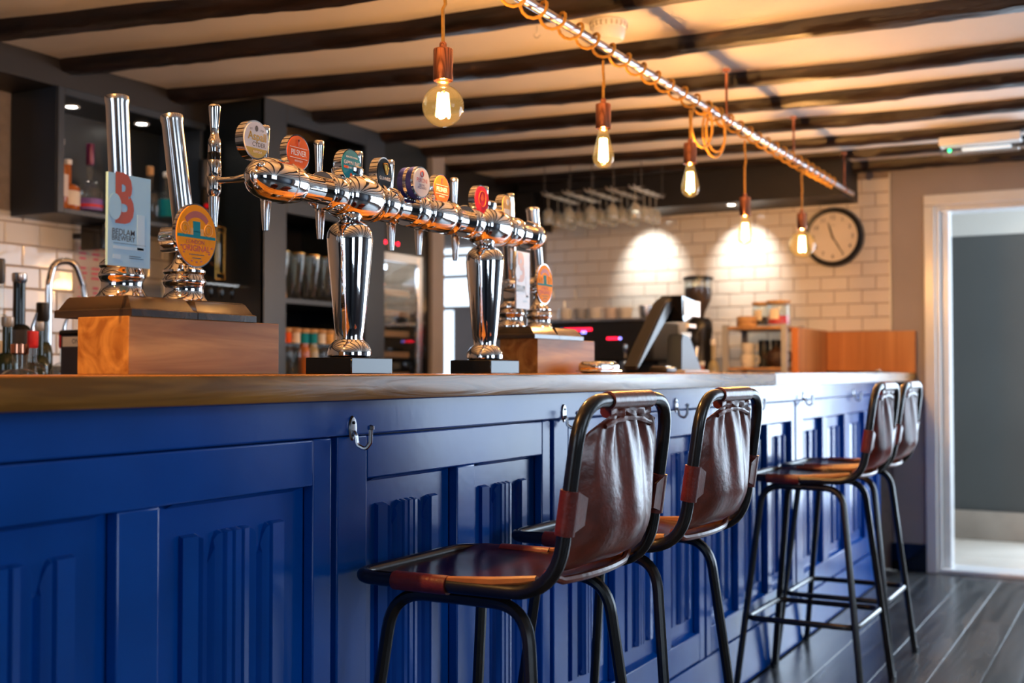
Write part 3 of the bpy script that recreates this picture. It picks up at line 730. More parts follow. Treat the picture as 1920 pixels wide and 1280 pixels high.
dec(p, 'harp', 'gold', lambda b: (tube(b, fillet([t3(-.006, .022, .001), t3(.008, .024, .001), t3(.012, .012, .001), t3(.006, -.003, .001), t3(-.005, .021, .001)], .006), .0013, 6), tube(b, [t3(0, .021, .001), t3(.004, .002, .001)], .0006, 5), tube(b, [t3(.004, .021, .001), t3(.006, .003, .001)], .0006, 5), tube(b, [t3(.008, .02, .001), t3(.0075, .004, .001)], .0006, 5)))
# the drum shaped badge with navy bands
p, t3 = badge(2.188, 1.517, .0345, 'badgewhite', 'chrome', .038)
for d0 in (-.004, .018): dec(p, 'navy_band', 'navyenamel', lambda b, d0=d0: lathe(b, [(.0345, d0), (.0353, d0+.001), (.0353, d0+.013), (.0345, d0+.014)], (XB0, 2.188, 1.517), (1, 0, 0), 40))
dec(p, 'lettering', 'redink', lambda b: (text(b, 'PERONI', t3, .0132, 0, .0035, bold=.006, wscale=.95), tube(b, [t3(.006*math.cos(2*PI*k/16), .0185+.0065*math.sin(2*PI*k/16), .0004) for k in range(16)], .0012, 5, True)))
dec(p, 'lettering_dark', 'navyenamel', lambda b: (text(b, 'NASTRO', t3, .0056, 0, -.0065, bold=.004), text(b, 'AZZURRO', t3, .0075, 0, -.0125, bold=.006)))
p, t3 = badge(2.489, 1.518, .0345, 'redenamel', 'chrome', .018, .036)
dec(p, 'emblem', 'orange', lambda b: (tube(b, [t3(.017*math.cos(2*PI*k/24), .002+.019*math.sin(2*PI*k/24), .0002) for k in range(24)], .0011, 5, True), prism(b, [((.009 if k % 2 else .004)*math.cos(PI*k/5+PI/2), .006+(.011 if k % 2 == 0 else .005)*math.sin(PI*k/5+PI/2)) for k in range(10)], t3, .0005)))
b = B(); prism(b, [(-.024, -.036), (.024, -.036), (.024, .01)] + [(.024*math.cos(a), .01+.026*math.sin(a)) for a in [PI*k/14 for k in range(1, 14)]] + [(-.024, .01)], faceX(XB0, 2.61, 1.512), .02)
p = fpart('badge', b, 'chrome')
t3 = faceX(XB0+.02, 2.61, 1.512)
dec(p, 'badge_face', 'golden', lambda b: prism(b, [(-.021, -.033), (.021, -.033), (.021, .01)] + [(.021*math.cos(a), .01+.023*math.sin(a)) for a in [PI*k/14 for k in range(1, 14)]] + [(-.021, .01)], t3, .001))
dec(p, 'emblem', 'cream', lambda b: (rectp(b, t3, -.014, .014, -.024, -.002, .0016), disc(b, lambda u, v, d=0: t3(u+.004, v+.016, d), .007, .008, .0016, 14)))

# ================================================================== HAND PUMPS
wb1 = thing('wooden_box', 'pale oak riser box under the nearest pair of hand pumps', 'box', (-1.4775, 1.53, CT), group='oak riser boxes')
obj('box_body', cbox(-1.535, -1.42, 1.351, 1.715, CT, 1.1885, .0015), MT['oak'], wb1)
wb2 = thing('wooden_box', 'oak riser box under the far pair of hand pumps', 'box', (-1.56, 3.10, CT), group='oak riser boxes')
obj('box_body', cbox(-1.62, -1.50, 2.913, 3.292, CT, 1.193, .0015), MT['oak'], wb2)
ZP = 1.1885
def pump(y0, y1, yb, lab, lean, htop, kind, xo=0, ZP=ZP):
    t = thing('hand_pump', lab, 'beer pump', (-1.49+xo, yb, ZP), group='chrome hand pumps')
    # moulded plinth: bevelled black wood
    b = B(); x0, x1 = -1.592+xo, -1.416+xo
    secp = [(0, .0), (.0, .011), (.003, .013), (.006, .0135), (.018, .031), (.022, .034)]
    rings = []
    for ins, z in secp:
        e0 = ins; rings.append([b.verts.new(q) for q in ((x0+ins, y0+ins*.55, ZP+z), (x1-ins, y0+ins*.55, ZP+z), (x1-ins, y1-ins*.55, ZP+z), (x0+ins, y1-ins*.55, ZP+z))])
    for a, c in zip(rings, rings[1:]):
        for k in range(4): b.faces.new((a[k], a[(k+1) % 4], c[(k+1) % 4], c[k]))
    b.faces.new(rings[0]); b.faces.new(rings[-1]); obj('plinth', b, MT['pumpwood'], t, 20)
    zt = ZP+.034; xc = -1.52+xo
    b = B(); lathe(b, [(.043, 0), (.043, .003), (.040, .006), (.037, .010), (.034, .018), (.034, .027), (.036, .032), (.0385, .036), (.0385, .040), (.035, .045), (.034, .050), (.037, .054), (.037, .058), (.031, .063), (.024, .069), (.018, .080), (.014, .092), (.0135, .098), (.016, .101), (.016, .106), (.012, .112), (.012, .13)], (xc, yb, zt), n=40)
    obj('collar', b, MT['chrome'], t)
    # swivel bracket and handle
    b = B(); box(b, xc-.014, xc+.022, yb-.016, yb+.016, zt+.100, zt+.140, .004); lathe(b, [(.0, -.028), (.011, -.028), (.011, .028), (0, .028)], (xc, yb, zt+.122), (0, 1, 0), 20)
    obj('swivel', b, MT['chrome'], t)
    zl = htop-(zt+.13)
    d = Vector((-lean[0], -lean[1], zl)); L_ = d.length
    b = B(); lathe(b, [(.017, 0), (.019, .004), (.019, L_-.016), (.0203, L_-.012), (.0208, L_-.007), (.0203, L_-.002), (.017, L_-.0005), (.015, L_-.004), (0, L_-.004)], (xc, yb, zt+.128), d, 36)
    obj('handle', b, MT['satin'], t)
    return t
p1 = pump(1.353, 1.499, 1.43, 'hand pump nearest the camera, with a pale blue card clip lettered BEDLAM BREWERY', (.016, .0), 1.568, 0)
p2 = pump(1.501, 1.648, 1.575, 'second hand pump, with a round amber clip lettered LONDON ORIGINAL', (.034, .0), 1.565, 1)
p3 = pump(2.889, 3.041, 2.942, 'third hand pump, beyond the beer font, with a rectangular clip coloured pale for reflected light', (.012, .0), 1.588, 0, -.08, 1.193)
p4 = pump(3.043, 3.205, 3.115, 'farthest hand pump, with a small amber oval clip before the tiled wall', (.022, .0), 1.59, 1, -.08, 1.193)
def clipcard(t, yc, zc, w_, h_, full=True, xo=0):
    b = B(); t0 = faceX(-1.438+xo, yc, zc); rectp(b, t0, -w_/2, w_/2, -h_/2, h_/2, .005); c = obj('pump_clip', b, MT['ltblue'] if full else MT['sheencard'], t, 0)
    t3 = faceX(-1.433+xo, yc, zc)
    b = B(); text(b, 'B', t3, .105, -.0125, .0305, bold=.045, wscale=.66); obj('emblem', b, MT['rust' if full else 'sheenprint'], c, 0)
    mp = MT['ltblue2' if full else 'sheencard']
    b = B(); disc(b, lambda u, v, d=0: t3(u-.031, v+.020, d+.0004), .0135, .021, .0004, 24); obj('print', b, MT['ltblue'] if full else mp, c, 0)
    for q in ((.016, .032, -.045, .012), (-.034, .03, -.046, -.041), (-.034, -.018, -.0615, -.055)): b = B(); rectp(b, t3, *q, .0004); obj('print', b, mp, c, 0)
    b = B(); text(b, 'BEDLAM', t3, .0135, -.0125, -.0195, bold=.006, wscale=.95); text(b, 'BREWERY', t3, .0122, -.0125, -.0292, bold=.006, wscale=.9)
    rectp(b, t3, -.033, .034, -.0372, -.0367, .0004); rectp(b, t3, .0, .024, -.0565, -.0555, .0004); rectp(b, t3, .0, .030, -.0595, -.0585, .0004)
    obj('lettering', b, MT['ink' if full else 'ltblue2'], c, 0)
    b = B(); box(b, -1.508+xo, -1.438+xo, yc+.022, yc+.04, zc-.055, zc-.02, .002); obj('clip_bracket', b, MT['chrome'], c)
clipcard(p1, 1.363, 1.340, .089, .146)
clipcard(p3, 2.852, 1.350, .078, .156, False, -.08)  # paler copy of the card, reflected light painted into its colours
def clipoval(t, yc, zc, ru, rv, xo=0):
    b = B(); disc(b, faceX(-1.434+xo, yc, zc), ru, rv, .007, 48); bmesh.ops.bevel(b, geom=[e for e in b.edges if e.calc_face_angle(0) > .8], offset=.0015, segments=2, affect='EDGES'); c = obj('pump_clip', b, MT['chrome'], t)
    s = rv/.055
    b = B(); disc(b, faceX(-1.427+xo, yc, zc), ru*.955, rv*.955, .0012, 48); obj('clip_face', b, MT['ltorange'], c, 0)
    t3 = faceX(-1.4258+xo, yc, zc); k = ru/.049
    tt = lambda u, v, d=0: t3(u*k, v*s, d)
    b = B(); text(b, 'LONDON', tt, .0098, -.003, -.0115, bold=.006, wscale=1); text(b, 'ORIGINAL', tt, .0148, -.001, -.0225, bold=.008, wscale=.97); obj('lettering', b, MT['redink'], c, 0)
    b = B()
    N_ = 26
    prism(b, [(.037*math.cos(a), .002+.040*math.sin(a)) for a in [math.radians(40+100*i/N_) for i in range(N_+1)]] + [(.029*math.cos(a), .002+.029*math.sin(a)) for a in [math.radians(140-100*i/N_) for i in range(N_+1)]], tt, .0003)
    for q in range(9):
        a = math.radians(205+130*q/8)
        if q not in (2, 6): rectp(b, lambda u, v, d=0, a=a: tt(u+.040*math.cos(a), v+.0455*math.sin(a), d), -.0022, .0022, -.0013, .0013, .0003)
    obj('red_print', b, MT['rust'], c, 0)
    b = B(); rectp(b, tt, -.045, .045, -.0045, .0005, .0004); rectp(b, tt, -.009, .008, .006, .024, .0004); rectp(b, tt, -.012, .013, .0005, .007, .0004); obj('teal_print', b, MT['teal'], c, 0)
    b = B()
    for sx in (-1, 1):
        tube(b, [tt(sx*.028+.0095*math.cos(2*PI*i/18), .011+.0105*math.sin(2*PI*i/18), .0002) for i in range(18)], .0009, 5, True)
        tube(b, [tt(sx*.028+.0055*math.cos(2*PI*i/14), .011+.006*math.sin(2*PI*i/14), .0002) for i in range(14)], .0008, 5, True)
        rectp(b, tt, sx*.0125-.0035, sx*.0125+.0035, .0005, .012, .0006)
    obj('gold_print', b, MT['golden'], c, 0)
    b = B(); rectp(b, tt, -.018, .018, -.0335, -.0322, .0003); rectp(b, tt, -.010, .011, -.0395, -.0382, .0003); obj('small_print', b, MT['ink'], c, 0)
    b = B(); box(b, -1.525+xo, -1.434+xo, yc+.012, yc+.034, zc-.022, zc+.022, .004); lathe(b, [(.0, 0), (.018, 0), (.018, .03), (.012, .036)], (-1.475+xo, yc-.022, zc-.004), (1, 0, 0), 20); obj('clip_bracket', b, MT['chrome'], c)
clipoval(p2, 1.506, 1.331, .049, .0545)
clipoval(p4, 2.970, 1.347, .0495, .057, -.08)
# ring on the third pump
b = B(); tube(b, [(-1.60+.024*math.cos(2*PI*i/20), 2.942+.024*math.sin(2*PI*i/20), 1.352) for i in range(20)], .005, 8, True); obj('plastic_ring', b, MT['plastic'], p3)
# small chrome dish beside the far box
t = thing('chrome_dish', 'small rounded chrome dish on the bar beside the far riser box', 'dish', (-1.43, 3.18, CT))
obj('dish_body', cbox(-1.47, -1.395, 3.10, 3.25, CT, 1.131, .016, 5), MT['chrome'], t)
obj('dish_rim', cbox(-1.473, -1.392, 3.097, 3.253, 1.101, 1.105, .0015, 1), MT['chrome'], t)

# ================================================================== LAMPS ON THE PIPE
PX, PZ = -1.41, 2.053
pipe = thing('lighting_pipe', 'long metal pipe hung under the beams, carrying the pendant lamps', 'pipe', (PX, 4, PZ))
b = B(); tube(b, [(PX, -1.6+8.0*k/20, PZ) for k in range(21)], .0135, 16); lathe(b, [(.0145, 0), (.0145, .02), (0, .022)], (PX, 6.395, PZ), (0, 1, 0), 16); obj('pipe_body', b, MT['pipe'], pipe)
for y in (1.5, 4.298, 5.246, 6.234):
    b = B(); tube(b, [(PX, y, PZ+.012), (PX, y, ZB+.02)], .005, 8); lathe(b, [(.016, -.008), (.0165, -.008), (.0165, .008), (.016, .008)], (PX, y, PZ), (0, 1, 0), 16); lathe(b, [(.0, .0), (.014, 0), (.014, -.012), (0, -.012)], (PX, y, ZB+.02), n=12); obj('hanger', b, MT['copper'], pipe)
wrap = pipe
b = B(); P = []
knots = [-.7, .12, 1.12, 2.271, 3.159, 3.897, 4.523, 5.381, 6.02]      # a whole number of turns between one lamp and the next
for ya, yb_ in zip(knots, knots[1:]):
    turns = max(1, round((yb_-ya)/(.14 if yb_ < 3 else .115))); n = turns*14
    for k in range(n):
        y = ya+(yb_-ya)*k/n; ph = -PI/2+2*PI*turns*k/n
        rr = .0205+.004*(.5+.5*math.sin(y*5)) + .009*max(0, -math.sin(ph))
        P.append((PX+rr*math.cos(ph), y, PZ+rr*math.sin(ph)))
coil = list(P); tube(b, P, .0046, 8); obj('cable_coil', b, MT['cord'], wrap)
for k, (y, a, dz) in enumerate(((4.02, .055, .165), (4.12, .065, .185), (4.20, .05, .15))):
    b = B(); tube(b, [(PX+.012*math.sin(k*2)+.02*math.sin(2*PI*i/28), y+a*math.sin(2*PI*i/28), PZ-.0-dz/2+dz/2*math.cos(2*PI*i/28)+.012) for i in range(28)], .0044, 8, True); obj('cable_loop', b, MT['cord'], wrap)
pl = ['nearest pendant lamp, a large clear globe bulb on a copper socket', 'second pendant lamp, a teardrop bulb lit bright yellow', 'third pendant lamp, a teardrop bulb in the middle of the pipe', 'fourth pendant lamp, a small teardrop bulb before the lit tiles', 'last pendant lamp, a globe bulb hanging beside the wall clock']
BUL = [(2.271, 1.832, 'G', .0475), (3.159, 1.884, 'S', .032), (3.897, 1.895, 'S', .032), (4.523, 1.787, 'S', .032), (5.381, 1.825, 'G', .061)]
BUL += [(1.12, 1.96, 'G', .0475), (.12, 1.85, 'S', .032)]; pl += ['pendant lamp just above the picture, over the nearest hand pumps', 'pendant lamp over the near end of the worktop, outside the picture']
BW = 60.0
for (y, zt, kind, r), lab in zip(BUL, pl):
    t = thing('pendant_lamp', lab, 'lamp', (PX, y, zt), group='filament pendant lamps')
    sway = .0015*math.sin(y*9)
    q = min((c for c in coil if c[2] < PZ-.026), key=lambda c: abs(c[1]-y)); z0 = min(c[2] for c in coil if abs(c[1]-q[1]) < .02)-.0095
    b = B(); tube(b, [(PX, q[1], z0), (PX+sway*.3, q[1]+(y-q[1])*.3, z0-.03), (PX+.004+sway, y+sway*.6, z0-.08), (PX-sway*.6, y, (zt+z0)/2), (PX, y, zt+.015)], .0042, 8)
    obj('cord', b, MT['cord'], t)
    b = B(); lathe(b, [(.0, .0), (.0, 0)] [:0] + [(0, -.07), (.019, -.07), (.0215, -.073), (.0225, -.0725), (.0225, -.003), (.0215, -.0005), (.019, 0), (.0085, 0), (.0085, .012), (.006, .016), (0, .016)], (PX, y, zt), n=32); obj('socket', b, MT['copper'], t)
    zb = zt-.074
    if kind == 'G':
        cz = zb-.012-r*.93
        prof = [(.013, zb+.004), (.0135, zb-.008)] + [(r*math.sin(a), cz+r*math.cos(a)) for a in [math.radians(18+162*k/22) for k in range(23)]]
    else:
        cz = zb-.07
        prof = [(.013, zb+.004), (.0145, zb-.006), (.020, zb-.03), (.027, zb-.055), (.0315, zb-.075), (.032, zb-.084), (.029, zb-.097), (.021, zb-.108), (.010, zb-.114), (0, zb-.1155)]
    prof[-1] = (0, prof[-1][1])
    b = B(); lathe(b, prof[::-1], (PX, y, 0), n=32); bl = obj('bulb', b, MT['bulb'], t, 60)
    b = B(); f0, f1 = (cz+r*.62, cz-r*.55) if kind == 'G' else (zb-.028, zb-.094); rf = .015 if kind == 'G' else .0125
    for k in range(4):
        a0 = PI/2*k+.4
        tube(b, fillet([(PX+rf*.7*math.cos(a0), y+rf*.7*math.sin(a0), f0), (PX+rf*math.cos(a0), y+rf*math.sin(a0), f1+.004), (PX+rf*math.cos(a0+.75), y+rf*math.sin(a0+.75), f1), (PX+rf*.75*math.cos(a0+.75), y+rf*.75*math.sin(a0+.75), f0)], .003, 3), .0026, 6)
    obj('filament', b, MT['filament'], bl)
    b = B(); lathe(b, [(0, f0+.008), (.0055, f0+.006), (.004, f0-.004), (.0025, (f0+f1)/2), (0, (f0+f1)/2-.004)], (PX, y, 0), n=12); obj('glass_stem', b, MT['bulbclear'], bl)
    l = bpy.data.lights.new('bulb_light', 'POINT'); l.energy = BW*(1.25 if kind == 'G' else 1); l.color = (1, .54, .21); l.shadow_soft_size = .012
    lo = bpy.data.objects.new('bulb_light', l); COL.objects.link(lo); lo.location = (0, 0, (f0+f1)/2-zt); lo.parent = t

# smoke detector, ceiling hook, emergency light
t = thing('smoke_detector', 'round white smoke detector on the ceiling beside the pipe', 'detector', (-1.60, 3.63, ZC-.003))
b = B(); lathe(b, [(0, ZC), (.062, ZC), (.063, ZC-.016), (.058, ZC-.022), (0, ZC-.022)], (-1.60, 3.63, 0), n=40); obj('base', b, MT['plastic'], t)
b = B(); lathe(b, [(.054, ZC-.022), (.056, ZC-.034), (.052, ZC-.055), (.045, ZC-.062), (.02, ZC-.064), (0, ZC-.064)], (-1.60, 3.63, 0), n=40); obj('cover', b, MT['plastic'], t)
for k in range(22):
    a = 2*PI*k/22; b = B(); box(b, -.002, .002, .0555, .064, ZC-.0215, ZC-.006); bmesh.ops.rotate(b, verts=b.verts, cent=(0, 0, 0), matrix=Matrix.Rotation(a, 3, 'Z')); bmesh.ops.translate(b, verts=b.verts, vec=(-1.60, 3.63, 0)); obj('vent', b, MT['wire'], t, 0)
t = thing('ceiling_hook', 'tiny screw hook in the ceiling left of the pipe', 'hook', (-1.83, 3.55, ZC))
b = B(); tube(b, fillet([(-1.83, 3.55, ZC), (-1.83, 3.55, ZC-.02), (-1.845, 3.55, ZC-.03), (-1.83, 3.55, ZC-.045), (-1.815, 3.55, ZC-.032)], .012), .0018, 6); obj('hook_wire', b, MT['wire'], t)
t = thing('emergency_light', 'white emergency light with a green lamp, under the beams near the doorway', 'light', (-.72, 6.0, 2.2))
obj('body', cbox(-.90, -.535, 5.955, 6.05, 2.185, 2.225, .006), MT['plastic'], t)
obj('diffuser', cbox(-.895, -.54, 5.96, 6.045, 2.143, 2.186, .01, 3), MT['clear'], t)
obj('lamp_tube', cbox(-.80, -.58, 5.99, 6.015, 2.158, 2.172, .005), MT['screen'], t)
b = B(); lathe(b, [(0, 0), (.007, 0), (.007, .006), (0, .009)], (-.85, 5.96, 2.158), (0, -1, 0), 12); obj('green_lamp', b, MT['greenled'], t)
b = B(); tube(b, [(-.535, 6.0, 2.2), (-.50, 6.0, 2.205), (-.49, 6.0, 2.225)], .008, 8); obj('cable_gland', b, MT['blackgloss'], t)

# downlights
def downlight(x, y, z, lab, p=6, tilt=0, group='recessed downlights', size=math.radians(70)):
    t = thing('downlight', lab, 'light', (x, y, z), group=group)
    b = B(); lathe(b, [(.020, -.001), (.030, -.004), (.032, -.001), (.032, .002), (.020, .002)], (x, y, z), n=24); obj('rim', b, MT['white'], t)
    b = B(); lathe(b, [(0, -.0012), (.020, -.0012), (.020, .001), (0, .001)], (x, y, z), n=24); obj('lens', b, MT['spot'], t)
    l = bpy.data.lights.new('spot', 'SPOT'); l.energy = p; l.color = (1, .98, .9); l.spot_size = size; l.spot_blend = .85; l.shadow_soft_size = .012
    lo = bpy.data.objects.new('spot', l); COL.objects.link(lo); lo.parent = t; lo.location = (0, 0, -.006); lo.rotation_euler = (tilt, 0, 0)
downlight(-2.72, 6.56, 2.06, 'bright downlight over the tiles behind the glass rack', 22, math.radians(44))
downlight(-2.125, 6.56, 2.06, 'bright downlight over the tiles left of the fourth pendant lamp', 22, math.radians(44))

# wall clock
CX, CZ_, YC = -1.604, 1.869, YF
t = thing('wall_clock', 'round black rimmed wall clock on the white tiles', 'clock', (CX, YC, CZ_))
b = B(); lathe(b, [(0, 0), (.162, 0), (.168, .012), (.170, .04), (.166, .062), (.155, .072), (.143, .070), (.138, .058), (0, .058)], (CX, YC, CZ_), (0, -1, 0), 64); obj('case', b, MT['black'], t)
b = B(); disc(b, faceY(YC-.058, CX, CZ_), .139, .139, .003, 64); fc = obj('dial', b, MT['clockface'], t, 0)
t3 = faceY(YC-.0612, CX, CZ_)
for h in range(1, 13):
    b = B(); a = PI/2-2*PI*h/12; text(b, str(h), t3, .034, .111*math.cos(a), .111*math.sin(a), bold=.008); obj('numeral', b, MT['ink'], fc, 0)
b = B(); rectp(b, t3, -.016, .016, .064, .0655, .0004); obj('maker_line', b, MT['ink'], fc, 0)
for nm, ang, ln, wd in (('hour_hand', 90-30*11.42+360, .088, .0052), ('minute_hand', 90-6*25, .120, .0042)):
    a = math.radians(ang); b = B(); c, s_ = math.cos(a), math.sin(a)
    prism(b, [(-.02*c-wd*.6*s_, -.02*s_+wd*.6*c), (-.02*c+wd*.6*s_, -.02*s_-wd*.6*c), (ln*.5*c+wd*s_, ln*.5*s_-wd*c), (ln*c+wd*.3*s_, ln*s_-wd*.3*c), (ln*c-wd*.3*s_, ln*s_+wd*.3*c), (ln*.5*c-wd*s_, ln*.5*s_+wd*c)], lambda u, v, d: t3(u, v, d+.002), .002)
    obj(nm, b, MT['black'], fc, 0)
b = B(); disc(b, lambda u, v, d=0: t3(u, v, d+.004), .007, .007, .003, 16); obj('hub', b, MT['black'], fc)
b = B(); disc(b, faceY(YC-.070, CX, CZ_), .141, .141, .001, 48); obj('cover_glass', b, MT['clear'], t, 0) if False else b.free()

# oak surround at the far end of the worktop
t = thing('oak_upstand', 'orange oak upstand around the far end of the worktop', 'upstand', (-1.5, 6.6, CT))
obj('side_board', cbox(-1.678, -1.64, 6.173, 6.79, CT, 1.334, .002), MT['board'], t)
for k in range(5):
    x0 = -1.66+k*.1004; obj('back_board', cbox(x0, x0+.1, 6.796, 6.83, CT, 1.328, .0012, 1), MT['board'], t)
t = thing('menu_tray', 'thin black tray lying on the worktop against the oak upstand', 'tray', (-1.40, 6.5, CT))
obj('tray_body', cbox(-1.56, -1.27, 6.42, 6.70, CT, 1.104, .003), MT['blackgloss'], t)
obj('tray_clip', cbox(-1.30, -1.275, 6.43, 6.46, 1.104, 1.112, .002), MT['steel'], t)

# point of sale terminal
t = thing('till_terminal', 'black till screen tilted away on a silver stand', 'till', (-1.60, 4.25, CT)); till0 = t
b = B(); prism(b, [(4.13, CT), (4.36, CT), (4.36, CT+.012), (4.23, 1.235), (4.15, 1.245), (4.135, 1.225)], lambda u, v, d: Vector((-1.63+d, u, v)), .06); bmesh.ops.bevel(b, geom=list(b.edges), offset=.004, segments=2, affect='EDGES'); obj('stand', b, MT['slate'], t)
obj('foot', cbox(-1.65, -1.54, 4.09, 4.37, CT, CT+.012, .004), MT['silver'], t)
b = B(); prism(b, [(3.735, 1.115), (3.755, 1.105), (4.10, 1.345), (4.135, 1.372), (4.10, 1.385), (4.03, 1.362)], lambda u, v, d: Vector((-1.645+d, u, v)), .055); bmesh.ops.bevel(b, geom=list(b.edges), offset=.006, segments=2, affect='EDGES'); sc = obj('screen', b, MT['black'], t)
b = B(); prism(b, [(4.11, 1.30), (4.125, 1.29), (4.29, 1.335), (4.30, 1.37), (4.10, 1.388)], lambda u, v, d: Vector((-1.64+d, u, v)), .085); cd = obj('customer_display', b, MT['blackgloss'], t)
b = B(); rectp(b, faceX(-1.553, 4.205, 1.342), -.085, .085, -.028, .032, .002); obj('display_face', b, MT['screen'], cd, 0)
obj('card_slot', cbox(-1.56, -1.545, 4.15, 4.23, 1.268, 1.284, .002), MT['plastic'], t)
t = thing('card_reader', 'small black card reader on the bar beside the till', 'reader', (-1.55, 3.98, CT))
obj('body', cbox(-1.58, -1.51, 3.93, 4.03, CT, 1.118, .008, 3), MT['black'], t); obj('keypad', cbox(-1.572, -1.518, 3.94, 3.985, 1.118, 1.121, .001, 1), MT['steel'], t)

# ------------------------------------------------------------------ coffee corner along the far wall
bc = thing('coffee_counter', 'dark back counter under the espresso machine along the tiled wall', 'counter', (-2.55, 6.4, 0))
obj('top', cbox(-3.42, -1.70, 5.92, YF-.002, .90, .93, .004), MT['slate'], bc)
for x0 in (-3.40, -2.84, -2.28): obj('door', cbox(x0, x0+.54, 5.95, 5.97, .1, .895, .003), MT['navy'], bc)
obj('body', cbox(-3.40, -1.72, 5.97, YF-.01, 0, .90), MT['navy'], bc)
em = thing('espresso_machine', 'wide black espresso machine with red and blue lights', 'coffee machine', (-2.75, 6.3, .93))
obj('body', cbox(-3.08, -2.44, 6.13, 6.55, 1.16, 1.385, .012), MT['black'], em)
obj('back', cbox(-3.04, -2.48, 6.32, 6.55, .965, 1.165, .006), MT['black'], em)
obj('drip_tray', cbox(-3.06, -2.46, 6.10, 6.55, .945, .985, .006), MT['steel'], em)
obj('cup_rail', cbox(-3.08, -2.44, 6.13, 6.145, 1.385, 1.402, .003), MT['steel'], em)
for x in (-3.04, -2.48): 
    for y in (6.14, 6.5): obj('foot', cbox(x-.02, x+.02, y-.02, y+.02, .93, .946), MT['black'], em)
for nm, m, x0, x1, z0, z1 in (('display', 'redled', -2.985, -2.81, 1.335, 1.349), ('display', 'redled', -2.715, -2.65, 1.283, 1.294), ('display', 'redled', -2.98, -2.95, 1.283, 1.294)):
    obj(nm, cbox(x0, x1, 6.124, 6.132, z0, z1, .002, 1), MT[m], em)
for x, z in ((-3.0, 1.342), (-2.868, 1.325), (-2.852, 1.325), (-2.93, 1.288), (-2.635, 1.288)):
    b = B(); lathe(b, [(0, 0), (.006, 0), (.006, .005), (0, .007)], (x, 6.13, z), (0, -1, 0), 12); obj('button_light', b, MT['blueled'], em)
for x in (-2.88, -2.63):
    b = B(); lathe(b, [(.0, 0), (.038, 0), (.04, -.03), (.034, -.05), (0, -.05)], (x, 6.2, 1.162), n=24); gh = obj('group_head', b, MT['steel'], em)
    b = B(); tube(b, [(x, 6.17, 1.105), (x, 6.05, 1.10), (x, 5.985, 1.085)], [.010, .012, .014], 10); obj('portafilter_handle', b, MT['black'], gh)
    b = B(); tube(b, [(x+.05, 6.12, 1.25), (x+.05, 6.08, 1.24), (x+.05, 6.075, 1.18)], .006, 8); lathe(b, [(0, .02), (.014, .018), (.016, 0), (.010, -.03), (.0, -.032)], (x+.05, 6.078, 1.235), n=14); obj('steam_knob', b, MT['chrome'], em)
def cup(loc, lab, m='ceramic', r=.036, h=.062, group='cups on the espresso machine', handle=True):
    t = thing('cup', lab, 'cup', loc, 0, group)
    b = B(); lathe(b, [(0, 0), (r*.72, 0), (r*.78, .004), (r*.96, h*.5), (r, h), (r-.003, h), (r*.9, h*.5), (r*.65, .006), (0, .006)], n=24); obj('bowl', b, MT[m], t, world=False)
    if handle:
        b = B(); tube(b, fillet([(r*.9, 0, h*.85), (r*1.55, 0, h*.85), (r*1.5, 0, h*.3), (r*.85, 0, h*.25)], .012), .0042, 8); obj('handle', b, MT[m], t, world=False)
    return t
cl = ['white cup at the left end of the espresso machine top', 'grey glazed cup, second from the left on the espresso machine', 'white cup, third from the left on the espresso machine', 'pink cup in the middle of the espresso machine top', 'pale cup right of the pink cup on the espresso machine', 'steel milk jug at the right end of the cups on the espresso machine']
for k, (x, m) in enumerate(((-3.03, 'ceramic'), (-2.935, 'silver'), (-2.84, 'ceramic'), (-2.745, 'paper'), (-2.65, 'ceramic'), (-2.53, 'steel'))):
    c = cup((x, 6.24+.015*(k % 2), 1.386), cl[k], m, .041, .082 if k != 5 else .09); c.rotation_euler.z = 1.3+.2*(k % 3)
# grinder
gx, gy = -2.20, 6.2
t = thing('coffee_grinder', 'tall black coffee grinder with a clear hopper of brown beans', 'coffee grinder', (gx, gy, .93))
b = B(); lathe(b, [(0, .93), (.075, .93), (.078, .95), (.066, .97), (.064, 1.30), (.07, 1.33), (.068, 1.37), (.05, 1.395), (0, 1.395)], (gx+.01, gy, 0), n=32); obj('body', b, MT['black'], t)
b = B(); lathe(b, [(.028, 1.385), (.033, 1.40), (.04, 1.43), (.07, 1.49), (.078, 1.53), (.076, 1.605), (.074, 1.605), (.072, 1.53)], (gx, gy, 0), n=32); obj('hopper', b, MT['clear'], t)
b = B(); lathe(b, [(0, 1.388), (.027, 1.388), (.038, 1.43), (.068, 1.49), (.0735, 1.53), (.072, 1.562), (.03, 1.568), (0, 1.57)], (gx, gy, 0), n=32); obj('beans', b, MT['coffee'], t)
b = B(); lathe(b, [(.08, 1.604), (.084, 1.608), (.084, 1.618), (.06, 1.626), (0, 1.628)], (gx, gy, 0), n=32); obj('lid', b, MT['black'], t)
b = B(); box(b, gx-.035, gx+.035, gy-.10, gy-.06, 1.24, 1.32, .006); obj('doser', b, MT['black'], t)
obj('display', cbox(gx-.06, gx-.005, gy-.106, gy-.10, 1.285, 1.312, .002, 1), MT['screen'], t)
b = B(); lathe(b, [(0, 0), (.007, 0), (.007, .004), (0, .005)], (gx-.045, gy-.107, 1.288), (0, -1, 0), 12); obj('green_lamp', b, MT['greenled'], t)
b = B(); tube(b, [(gx+.02, gy-.08, 1.235), (gx+.02, gy-.09, 1.17)], [.016, .012], 12); tube(b, [(gx-.03, gy-.07, 1.13), (gx+.06, gy-.12, 1.13)], .006, 8); obj('spout', b, MT['steel'], t)
